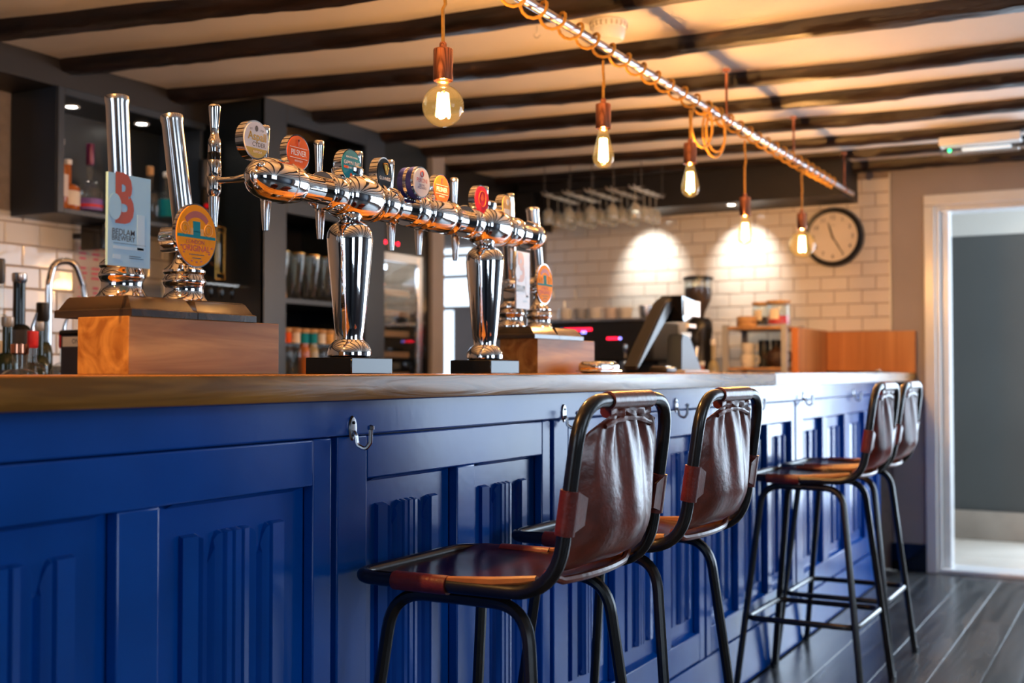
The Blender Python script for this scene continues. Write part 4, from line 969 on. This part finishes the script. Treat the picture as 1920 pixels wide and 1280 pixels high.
# syrup bottle, display shelf
def bottle(loc, lab, h, r, m, neck=.33, nr=.013, cap=None, label=None, shoulder=.12, group='bottles on the back bar', lz=(.18, .5), spout=False, sq=0, name='bottle', capl=.06, extra=None, lr=None):
    t = thing(name, lab, 'bottle', (loc[0], loc[1], loc[2]+.001), 0, group)
    zs, zn = h*(1-neck), h
    prof = [(0, 0), (r*.92, 0), (r, r*.12), (r, zs-h*shoulder)]
    for k in range(1, 7):
        a = k/6*PI/2; prof.append((nr+(r-nr)*math.cos(a)**1.2, zs-h*shoulder+h*shoulder*math.sin(a)))
    prof += [(nr, zn-h*.03), (nr*1.15, zn-h*.028), (nr*1.15, zn), (0, zn)]
    b = B(); lathe(b, prof, n=24 if not sq else 4); 
    if sq: bmesh.ops.rotate(b, verts=b.verts, cent=(0, 0, 0), matrix=Matrix.Rotation(PI/4, 3, 'Z'))
    g_ = obj('glass', b, MT[m], t, world=False)
    if label:
        b = B(); q = lr or r; lathe(b, [(q*.99, h*lz[0]), (q*1.015, h*lz[0]), (q*1.015, h*lz[1]), (q*.99, h*lz[1])], n=24); lb_ = obj('label', b, MT[label], t, world=False)
        if extra:
            b = B(); lathe(b, [(r*1.012, h*(lz[0]*.75+lz[1]*.25)), (r*1.022, h*(lz[0]*.74+lz[1]*.26)), (r*1.022, h*(lz[0]*.5+lz[1]*.5)), (r*1.012, h*(lz[0]*.5+lz[1]*.5))], n=24); obj('label_band', b, MT[extra], lb_, world=False)
    if cap:
        b = B(); lathe(b, [(nr*1.05, h*(1-capl-.02)), (nr*1.22, h*(1-capl)), (nr*1.22, h*1.012), (nr, h*1.02), (0, h*1.02)], n=20); obj('cap', b, MT[cap], t, world=False)
    if spout:
        b = B(); tube(b, [(0, 0, h), (0, 0, h+.02), (.012, .004, h+.06)], [.008, .006, .0035], 8); obj('pour_spout', b, MT['steel'], t, world=False)
    return t
bottle((-2.08, 6.10, .93), 'slim syrup bottle between the coffee grinder and the display shelf', .34, .03, 'paleliq', cap='plastic', label='cream', group='syrup bottles')
bottle((-2.11, 6.0, .93), 'short syrup bottle in front of the coffee grinder foot', .22, .028, 'amberliq', cap='plastic', label='cream', group='syrup bottles')
su = thing('display_shelf', 'open display shelf with silver posts left of the oak upstand', 'shelf', (-1.84, 6.3, .93))
for x in (-2.02, -1.70):
    for y in (6.12, 6.46): obj('post', cbox(x-.016, x+.016, y-.012, y+.012, .93, 1.352, .002, 1), MT['silver'], su)
for z in (1.108, 1.325): obj('shelf_board', cbox(-2.03, -1.684, 6.11, 6.47, z, z+.016, .002, 1), MT['shelfwood'], su)
obj('rear_panel', cbox(-2.02, -1.70, 6.468, 6.474, .95, 1.325), MT['clear'], su)
cup((-1.945, 6.27, 1.125), 'white mug, bottom of the pair on the display shelf', 'ceramic', .042, .07, 'mugs on the display shelf')
cup((-1.945, 6.27, 1.197), 'white mug, on top of the pair on the display shelf', 'ceramic', .036, .06, 'mugs on the display shelf')
for k, (x, lab) in enumerate(((-1.862, 'dark tin in the middle of the display shelf'), (-1.792, 'dark tin beside the teapot on the display shelf'))):
    t = thing('tea_tin', lab, 'tin', (x, 6.30, 1.1255), group='tea tins'); b = B(); lathe(b, [(0, 0), (.03, 0), (.03, .125), (0, .125)], n=20); obj('body', b, MT['navy'], t, world=False); b = B(); lathe(b, [(.031, .12), (.031, .143), (.026, .147), (0, .147)], n=20); obj('lid', b, MT['black'], t, world=False)
t = thing('teapot', 'round dark brown teapot on the display shelf', 'teapot', (-1.76, 6.185, 1.1255), -.25)
b = B(); lathe(b, [(0, 0), (.035, 0), (.052, .02), (.058, .05), (.05, .08), (.025, .097), (0, .10)], n=24); obj('pot', b, MT['coffee'], t, world=False)
b = B(); lathe(b, [(.022, .098), (.018, .106), (.006, .108), (.009, .118), (0, .122)], n=16); obj('lid', b, MT['coffee'], t, world=False)
b = B(); tube(b, [(-.05, 0, .04), (-.075, 0, .055), (-.085, 0, .085)], [.012, .008, .006], 8); obj('spout', b, MT['coffee'], t, world=False)
b = B(); tube(b, fillet([(.05, 0, .075), (.085, 0, .08), (.085, 0, .03), (.05, 0, .03)], .015), .005, 8); obj('handle', b, MT['coffee'], t, world=False)
def jar(loc, r, h, lab, lm):
    t = thing('storage_jar', lab, 'jar', loc, group='glass storage jars')
    b = B(); lathe(b, [(0, 0), (r*.95, 0), (r, .006), (r, h-.012), (r*.93, h), (r*.9, h), (r*.96, h-.014), (r*.96, .01), (0, .008)], n=28); obj('glass', b, MT['clear'], t, world=False)
    b = B(); lathe(b, [(0, h-.004), (r*.9, h-.004), (r*.9, h), (r*1.03, h+.002), (r*1.03, h+.014), (0, h+.016)], n=28); obj('lid', b, MT['cork'], t, world=False)
    b = B(); lathe(b, [(0, .012), (r*.93, .012), (r*.93, h*.45), (0, h*.47)], n=24); obj('contents', b, MT[lm], t, world=False)
    b = B(); prism(b, [(r*1.005*math.cos(a), r*1.005*math.sin(a)) for a in [-2.2+.9*k/6 for k in range(7)]] + [(r*1.015*math.cos(a), r*1.015*math.sin(a)) for a in [-1.3-.9*k/6 for k in range(7)]], lambda u, v, d: Vector((u, v, h*.3+d)), h*.45); obj('label', b, MT['cream'], t, world=False)
jar((-1.865, 6.27, 1.342), .05, .12, 'glass storage jar with a wooden lid, behind the wooden box', 'coffee')
jar((-1.752, 6.20, 1.342), .062, .122, 'wider glass storage jar with a wooden lid, above the oak upstand', 'redlabel')
t = thing('wooden_tub', 'small round wooden tub on top of the display shelf', 'tub', (-1.915, 6.165, 1.342))
b = B(); lathe(b, [(0, 0), (.052, 0), (.054, .004), (.054, .05), (.05, .054), (0, .054)], n=28); obj('tub_body', b, MT['cork'], t, world=False)
b = B(); lathe(b, [(.0545, .02), (.056, .022), (.056, .027), (.0545, .029)], n=28); obj('hoop', b, MT['shelfwood'], t, world=False)
# hanging glass rack
gr = thing('glass_rack', 'wire glass rack hung from the ceiling before the tiled wall', 'rack', (-2.73, 6.1, 2.095))
RX = [-3.0, -2.87, -2.735, -2.605, -2.47]
for x in RX:
    for dx in (-.014, .014):
        b = B(); tube(b, fillet([(x+dx, 5.90, 2.11), (x+dx, 5.92, 2.095), (x+dx, 6.34, 2.095), (x+dx, 6.36, 2.11)], .01), .003, 6); obj('rail', b, MT['wire'], gr)
for y in (5.97, 6.28):
    b = B(); tube(b, [(-3.05, y, 2.107), (-2.42, y, 2.107)], .003, 6); obj('cross_bar', b, MT['wirepaint'], gr)
for x in (-3.03, -2.87, -2.735, -2.605, -2.44):
    for y in (5.97, 6.28):
        b = B(); tube(b, [(x, y, 2.10), (x, y, ZC)], .0022, 6); obj('hanger', b, MT['wirepaint'], gr)
def wineglass(h=.165, r=.032):
    t = thing('wine_glass', 'x', 'glass', (0, 0, 0), 0, 'stemmed glasses hanging in the rack')
    b = B(); lathe(b, [(0, .005), (.03, .0055), (.031, .0035), (.03, .002), (.008, 0), (.0035, -.006)], n=20); obj('base', b, MT['glassware'], t, world=False)
    b = B(); lathe(b, [(.0035, -.005), (.003, -.02), (.003, -.07), (.005, -.078)], n=10); obj('stem', b, MT['glassware'], t, world=False)
    b = B(); lathe(b, [(.005, -.077), (.018, -.084), (.029, -.10), (r, -.12), (r*.95, -.145), (r*.86, -h), (r*.84, -h), (r*.92, -.145), (r*.96, -.12), (.027, -.102), (.0, -.083)], n=20); obj('bowl', b, MT['glassware'], t, world=False)
    return t
wg = wineglass(); first = True
rown = ['leftmost', 'second', 'middle', 'fourth', 'rightmost']; coln = ['front', 'second', 'third', 'rearmost']
for i, x in enumerate(RX):
    for j, y in enumerate((5.97, 6.07, 6.17, 6.27)):
        lab = 'stemmed glass hanging upside down, %s in the %s row of the glass rack' % (coln[j], rown[i])
        loc = (x, y+.012*((i*3+j*5) % 3-1), 2.0985)
        if first: wg.location = loc; wg['label'] = lab; first = False
        else: dup(wg, loc, 0, lab)
# black loudspeaker at the lintel end
t = thing('loudspeaker', 'black box loudspeaker high up at the left end of the tiled wall', 'speaker', (-3.36, 6.42, 2.0))
obj('cabinet', cbox(-3.43, -3.30, 6.36, 6.465, 1.985, 2.20, .008), MT['black'], t); obj('grille', cbox(-3.42, -3.31, 6.352, 6.361, 1.995, 2.19, .003), MT['dark'], t)
obj('bracket', cbox(-3.40, -3.34, 6.46, 6.472, 2.06, 2.14), MT['black'], t)

# ================================================================== BACK BAR, LEFT
# wall cabinet
wc = thing('wall_cupboard', 'grey open wall cupboard with bottles and two spotlights', 'cupboard', (-3.72, 3.4, 1.7))
X0, X1, Y0, Y1, Z0, Z1 = XB+.0, -3.6, 3.06, 3.84, 1.695, 2.17
obj('side_panel', cbox(X0, X1, Y0, Y0+.018, Z0, Z1, .002, 1), MT['slate'], wc)
obj('side_panel', cbox(X0, X1, Y1-.018, Y1, Z0, Z1, .002, 1), MT['slate'], wc)
obj('bottom_shelf', cbox(X0, X1, Y0+.018, Y1-.018, Z0, Z0+.02, .002, 1), MT['slate'], wc)
obj('top_board', cbox(X0, X1, Y0+.018, Y1-.018, Z1-.03, Z1-.001), MT['navy'], wc)
obj('back_board', cbox(X0, X0+.008, Y0+.018, Y1-.018, Z0+.02, Z1-.03), MT['navy'], wc)
obj('face_frame', cbox(X1, X1+.012, Y0, Y0+.03, Z0, Z1, .002, 1), MT['slate'], wc); obj('face_frame', cbox(X1, X1+.012, Y0+.03, Y1, Z1-.03, Z1, .002, 1), MT['slate'], wc); obj('face_frame', cbox(X1, X1+.012, Y0+.03, Y1, Z0, Z0+.02, .002, 1), MT['slate'], wc)
downlight(-3.72, 3.235, Z1-.031, 'round spotlight in the wall cupboard, above the cognac bottle', .7, 0, 'cupboard spotlights', math.radians(110))
downlight(-3.72, 3.60, Z1-.031, 'round spotlight in the wall cupboard, between the two nearest hand pump handles', .7, 0, 'cupboard spotlights', math.radians(110))
# next cupboard panel to the left
t = thing('cupboard_panel', 'dark end panel of the cupboard cut by the left picture edge', 'cupboard', (-3.7, 2.6, 1.7))
obj('panel_board', cbox(XB, -3.62, 1.9, 2.80, 1.69, 2.17, .002, 1), MT['slate'], t)
obj('panel_frame', cbox(-3.62, -3.605, 1.9, 2.80, 2.13, 2.17, .002, 1), MT['navy'], t)
gB = 'spirit bottles in the wall cupboard'
zb = Z0+.02
bottle((-3.645, 3.118, zb), 'tall whisky bottle half hidden by the cupboard side panel', .265, .030, 'amberliq', cap='plastic', label='paper', group=gB)
bottle((-3.68, 3.185, zb), 'squat round whisky bottle next to the cupboard side panel', .20, .046, 'amberliq', cap='plastic', label='cream', group=gB, neck=.45, lz=(.12, .4))
bottle((-3.67, 3.285, zb), 'cognac bottle with a purple neck foil behind the nearest pump handle', .275, .048, 'clear', cap='purple', label='purplelabel', group=gB, neck=.5, shoulder=.2, capl=.27, lz=(.06, .22), extra='redlabel')
bottle((-3.68, 3.47, zb), 'dark bottle behind the pale blue pump clip', .24, .036, 'greenglass', cap='gold', label='cream', group=gB)
bottle((-3.67, 3.60, zb), 'square clear gin bottle with a cork stopper', .235, .044, 'clear', cap='cork', label=None, group=gB, neck=.4, capl=.12)
bottle((-3.69, 3.715, zb), 'clear bottle with a teal label at the end of the cupboard', .23, .034, 'clear', cap='plastic', label='teal', group=gB)
# price list and speaker below
t = thing('price_list', 'paper price list with pink print taped to the left tiles', 'poster', (XB+.016, 3.48, 1.38))
b = B(); rectp(b, faceX(XB+.004, 3.475, 1.50), -.112, .112, -.125, .125, .0015); sh = obj('sheet', b, MT['paper'], t, 0)
for c in range(3):
    b = B(); t3 = faceX(XB+.0056, 3.475-.068+.068*c, 1.50)
    for k in range(11):
        if k % 4 != 3: wd = .012+.012*random.random(); rectp(b, t3, -wd, wd, .10-.02*k, .109-.02*k, .0003)
    o = obj('pink_print', b, MT['pinkink'], sh, 0); o['kind'] = 'stuff'
t = thing('wall_speaker', 'small black box fixed under the cupboard behind the pale blue clip', 'speaker', (-3.72, 3.37, 1.6))
obj('cabinet', cbox(-3.78, -3.66, 3.335, 3.43, 1.585, 1.69, .006), MT['blackgloss'], t); obj('bracket', cbox(-3.85, -3.78, 3.36, 3.40, 1.64, 1.66), MT['black'], t)
# back counter
bk = thing('back_counter', 'dark back bar counter below the tiles at left', 'counter', (-3.45, 2.5, 0))
obj('top', cbox(XB, -2.62, YR+.1, 3.90, .92, .95, .003), MT['slate'], bk); obj('body', cbox(XB, -2.66, YR+.1, 3.90, 0, .92), MT['navy'], bk)
obj('bottle_step', cbox(XB, -3.42, 1.2, 3.3, .95, 1.12, .003), MT['dark'], bk)
gb = 'bottles on the back counter'
bottle((-3.18, 2.565, .95), 'dark wine bottle nearest to the left tiles, tall with grey foil bands', .455, .046, 'darkglass', cap='steel', label='ink', group=gb, neck=.34, nr=.019, capl=.03, lz=(.3, .62))
bottle((-3.22, 2.69, .95), 'dark green bottle with a plain black neck, beside the tap', .37, .032, 'greenglass', cap='black', label=None, group=gb, nr=.017, capl=.13)
bottle((-3.05, 2.42, .95), 'brown bottle at the left edge behind the squat decanter', .31, .036, 'greenglass', cap='wire', label='ink', group=gb, nr=.015)
bottle((-3.05, 2.535, .95), 'green beer bottle between the two red necked pourers', .30, .032, 'greenglass', cap='wire', label=None, group=gb)
bottle((-2.92, 2.405, .95), 'clear spirit bottle with a red neck band and pour spout, left of its twin', .265, .040, 'clear', cap='redlabel', label='cream', group=gb, spout=True, capl=.15, lz=(.12, .45), extra='redlabel')
bottle((-2.885, 2.49, .95), 'clear spirit bottle with a red neck band and pour spout, next to the black canister', .265, .040, 'clear', cap='redlabel', label='cream', group=gb, spout=True, capl=.15, lz=(.12, .45), extra='redlabel')
bottle((-2.84, 2.295, .95), 'squat clear decanter with a copper stopper', .225, .07, 'clear', cap='copper', label=None, group=gb, neck=.3, shoulder=.3, nr=.02, capl=.1)
bottle((-3.14, 2.46, .95), 'tall clear bottle with a dark cap cut by the left picture edge', .49, .038, 'clear', cap='black', label='cream', group=gb, capl=.12)
bottle((-3.12, 2.72, .95), 'amber bottle just left of the black canister', .26, .034, 'amberliq', cap='steel', label='paper', group=gb)
t = thing('black_canister', 'black canister with a white label left of the oak riser box', 'canister', (-2.72, 2.46, .95))
obj('can_body', cbox(-2.80, -2.66, 2.40, 2.52, .951, 1.21, .008), MT['ink'], t); obj('can_lid', cbox(-2.803, -2.657, 2.397, 2.523, 1.205, 1.222, .006), MT['blackgloss'], t)
b = B(); rectp(b, faceY(2.40, -2.735, 1.19), -.052, .055, -.017, .012, .001); lb_ = obj('label_card', b, MT['cream'], t, 0)
b = B(); text(b, 'ON', faceY(2.3988, -2.733, 1.188), .019, 0, 0); obj('lettering', b, MT['ink'], lb_, 0)
t = thing('swan_neck_tap', 'chrome swan neck tap standing before the left tiles', 'tap', (-3.3, 2.8, .95))
b = B(); tube(b, fillet([(-3.3, 2.78, .956), (-3.3, 2.78, 1.40), (-3.3, 2.80, 1.475), (-3.28, 2.87, 1.485), (-3.27, 2.90, 1.40), (-3.265, 2.915, 1.28)], [.0, .05, .05, .05, .05, 0], 8), .0115, 14); obj('neck', b, MT['chrome'], t)
b = B(); lathe(b, [(0, .951), (.028, .951), (.028, .965), (.018, .975), (.018, 1.02), (0, 1.02)], (-3.3, 2.78, 0), n=20); tube(b, [(-3.3, 2.78, 1.0), (-3.24, 2.74, 1.04)], .006, 8); obj('base', b, MT['chrome'], t)
# big bottle on a glass shelf
t = thing('glass_shelf', 'small glass shelf carrying the giant black bottle', 'shelf', (-3.6, 3.78, 1.46))
obj('shelf_plate', cbox(XB, -3.40, 3.60, 3.915, 1.456, 1.468, .002, 1), MT['clear'], t)
for k in range(4):
    b = B(); lathe(b, [(0, 0), (.009, 0), (.012, -.02), (.006, -.045), (0, -.047)], (-3.45, 3.66+.065*k, 1.456), n=12); obj('shelf_peg', b, MT['darkglass'], t)
bb = bottle((-3.53, 3.775, 1.468), 'giant black bottle with gold lines beside the tall cabinet', .52, .085, 'darkglass', cap='black', label=None, group='display bottles', neck=.42, nr=.022, shoulder=.16, capl=.2)
b = B()
for a0, a1, z0, z1 in ((-.25, .55, .02, .24), (-.1, .4, .045, .215)):
    for z in (z0, z1): tube(b, [(.0865*math.cos(a0+(a1-a0)*k/8), .0865*math.sin(a0+(a1-a0)*k/8), z) for k in range(9)], .0022, 5)
    for a in (a0, a1): tube(b, [(.0865*math.cos(a), .0865*math.sin(a), z0), (.0865*math.cos(a), .0865*math.sin(a), z1)], .0022, 5)
obj('gold_lines', b, MT['gold'], bb, world=False)
t = thing('bauble_string', 'short string of red and green baubles on the giant bottle shoulder', 'decoration', (-3.48, 3.70, 1.74))
for k, m in enumerate(('redled', 'copper', 'greenglass', 'teal', 'copper')):
    b = B(); lathe(b, [(.011*math.sin(PI*q/8), .011*math.cos(PI*q/8)) for q in range(9)], (-3.455+.002*k, 3.706-.005*k, 1.79-.022*k), n=14); obj('bauble', b, MT['redenamel' if m == 'redled' else m], t)
# tall cabinet
tc = thing('tall_cabinet', 'tall grey cabinet with open niches of glasses and small bottles', 'cabinet', (-3.6, 4.37, 0))
TX = -3.33
obj('side_panel', cbox(XB, TX, 3.92, 3.94, 0, ZC, .002, 1), MT['navy'], tc); obj('side_panel', cbox(XB, TX, 4.80, 4.82, 0, ZC, .002, 1), MT['navy'], tc)
obj('back_board', cbox(XB, XB+.02, 3.94, 4.80, 0, ZC), MT['dark'], tc)
obj('face_stile', cbox(TX-.02, TX+.001, 3.92, 4.068, 0, ZC, .002, 1), MT['slate'], tc); obj('face_stile', cbox(TX-.02, TX+.001, 4.66, 4.82, 0, ZC, .002, 1), MT['slate'], tc)
obj('face_rail', cbox(TX-.02, TX+.001, 4.068, 4.66, 2.19, ZC, .002, 1), MT['slate'], tc); obj('face_rail', cbox(TX-.02, TX+.001, 4.068, 4.66, 1.795, 1.856, .002, 1), MT['slate'], tc)
for z in (1.84, 1.40, 1.035): obj('shelf_board', cbox(XB+.02, TX-.003, 3.94, 4.80, z, z+.024, .002, 1), MT['slate'], tc)
obj('lower_door', cbox(TX-.02, TX+.001, 4.068, 4.66, 0, 1.03, .002, 1), MT['slate'], tc)
obj('handle', cbox(TX, TX+.012, 4.60, 4.615, .7, .85, .003), MT['steel'], tc)
for k in range(8):
    t = thing('beer_glass', 'upright beer glass, %s from the left on the middle cabinet shelf' % ('first second third fourth fifth sixth seventh eighth'.split()[k]), 'glass', (-3.43-.085*(k % 2), 4.16+.055*k, 1.425), group='beer glasses in the tall cabinet')
    b = B(); lathe(b, [(0, .0), (.028, 0), (.029, .006), (.012, .03), (.016, .06), (.034, .16), (.036, .215), (.0345, .215), (.032, .16), (.014, .065), (0, .04)], n=20); obj('bowl', b, MT['clear'], t, world=False)
    b = B(); lathe(b, [(.0355, .21), (.0368, .212), (.0368, .2155), (.0355, .217)], n=20); obj('rim', b, MT['gold'], t, world=False)  # gold ring paints the warm highlight along the glass rim
t = thing('wooden_stirrer', 'pale wooden stick leaning in the tall cabinet beside the beer glasses', 'stick', (-3.4, 4.11, 1.424))
b = B(); tube(b, [(-3.40, 4.15, 1.433), (-3.385, 4.085, 1.63)], .006, 8); obj('stick_body', b, MT['cork'], t)
mixl = 'first second third fourth fifth sixth seventh eighth ninth'.split()
for k in range(8):
    bottle((-3.39, 4.085+.062*k, 1.059), 'small mixer bottle, %s from the left on the lower cabinet shelf' % mixl[k], .232, .027, ('paleliq', 'clear', 'clear', 'amberliq')[k % 4], cap='cork', label=('gold', 'orange', 'cream', 'teal', 'teal', 'cream', 'golden', 'cream')[k], group='mixer bottles in the tall cabinet', capl=.05, nr=.0195, neck=.34, shoulder=.12, lz=(.73, .93), lr=.0205)
for k in range(4):
    bottle((-3.52, 4.14+.1*k, 1.864), 'dark bottle, %s from the left in the top niche of the tall cabinet' % mixl[k], .26, .036, 'darkglass', cap='black', label='ink', group='dark bottles in the tall cabinet')
# wine cooler
wcx = thing('wine_cooler', 'black wine cooler with lit glass door and red indicator lights', 'fridge', (-3.6, 5.05, 0))
obj('case', cbox(XB, -3.80, 4.83, 5.27, 0, 1.9), MT['black'], wcx)
obj('side', cbox(-3.80, -3.36, 4.83, 4.845, 0, 1.9), MT['black'], wcx); obj('side', cbox(-3.80, -3.36, 5.205, 5.27, 0, 1.9), MT['blackgloss'], wcx)
obj('top', cbox(-3.80, -3.35, 4.845, 5.205, 1.70, 1.9), MT['black'], wcx); obj('kick', cbox(-3.80, -3.38, 4.845, 5.205, 0, .1), MT['black'], wcx)
obj('over_panel', cbox(-3.80, -3.37, 4.83, 5.27, 1.9, ZC), MT['navy'], wcx)
for y, r in ((4.835, .009), (4.905, .006), (4.945, .009)):
    b = B(); lathe(b, [(0, 0), (r, 0), (r, .003), (0, .005)], (-3.35, y+.02, 1.745), (1, 0, 0), 16); obj('red_lamp', b, MT['redled'], wcx)
dr = obj('door_frame', cbox(-3.375, -3.355, 5.165, 5.205, .1, 1.70, .002, 1), MT['steel'], wcx)
obj('door_rail', cbox(-3.375, -3.355, 4.845, 5.165, 1.655, 1.70, .002, 1), MT['steel'], wcx)
obj('door_glass', cbox(-3.368, -3.362, 4.845, 5.165, .1, 1.655), MT['pane'], wcx)
obj('lamp_strip', cbox(-3.46, -3.42, 4.86, 4.97, 1.62, 1.645, .004), MT['coolled'], wcx)
for k in range(7):
    z = 1.50-.105*k
    s_ = obj('wine_shelf', cbox(-3.78, -3.42, 4.85, 5.15, z, z+.006), MT['wire'], wcx); obj('shelf_front', cbox(-3.42, -3.40, 4.85, 5.15, z-.012, z+.018, .003, 1), MT['shelfwood'], s_)
    if k < 5:
        for j in range(3):
            b = B(); t = thing('wine_bottle', 'wine bottle lying in the cooler, shelf %s from the top, place %s' % (mixl[k], mixl[j]), 'bottle', (-3.6, 4.91+.09*j, z+.045), group='wine bottles in the cooler')
            lathe(b, [(0, 0), (.034, 0), (.036, .004), (.036, .16), (.028, .185), (.014, .21), (.014, .25), (0, .25)], (-.16, 0, 0), (1, 0, 0), 18); obj('glass', b, MT['darkglass' if (j+k) % 2 else 'greenglass'], t, world=False)
            b = B(); lathe(b, [(.0145, .20), (.0155, .205), (.0155, .253), (0, .254)], (-.16, 0, 0), (1, 0, 0), 14); obj('foil', b, MT['copper' if (j+k) % 3 else 'gold'], t, world=False)
l = bpy.data.lights.new('cooler_light', 'AREA'); l.energy = 1.2; l.size = .2; l.color = (.75, .85, 1)
lo = bpy.data.objects.new('cooler_light', l); COL.objects.link(lo); lo.parent = wcx; lo.location = Vector((-3.47, 5.0, 1.61)) - Vector((-3.6, 5.05, 0)); lo.rotation_euler = (0, math.radians(-25), 0)
till0.location.y += .13; till0.location.x -= .01
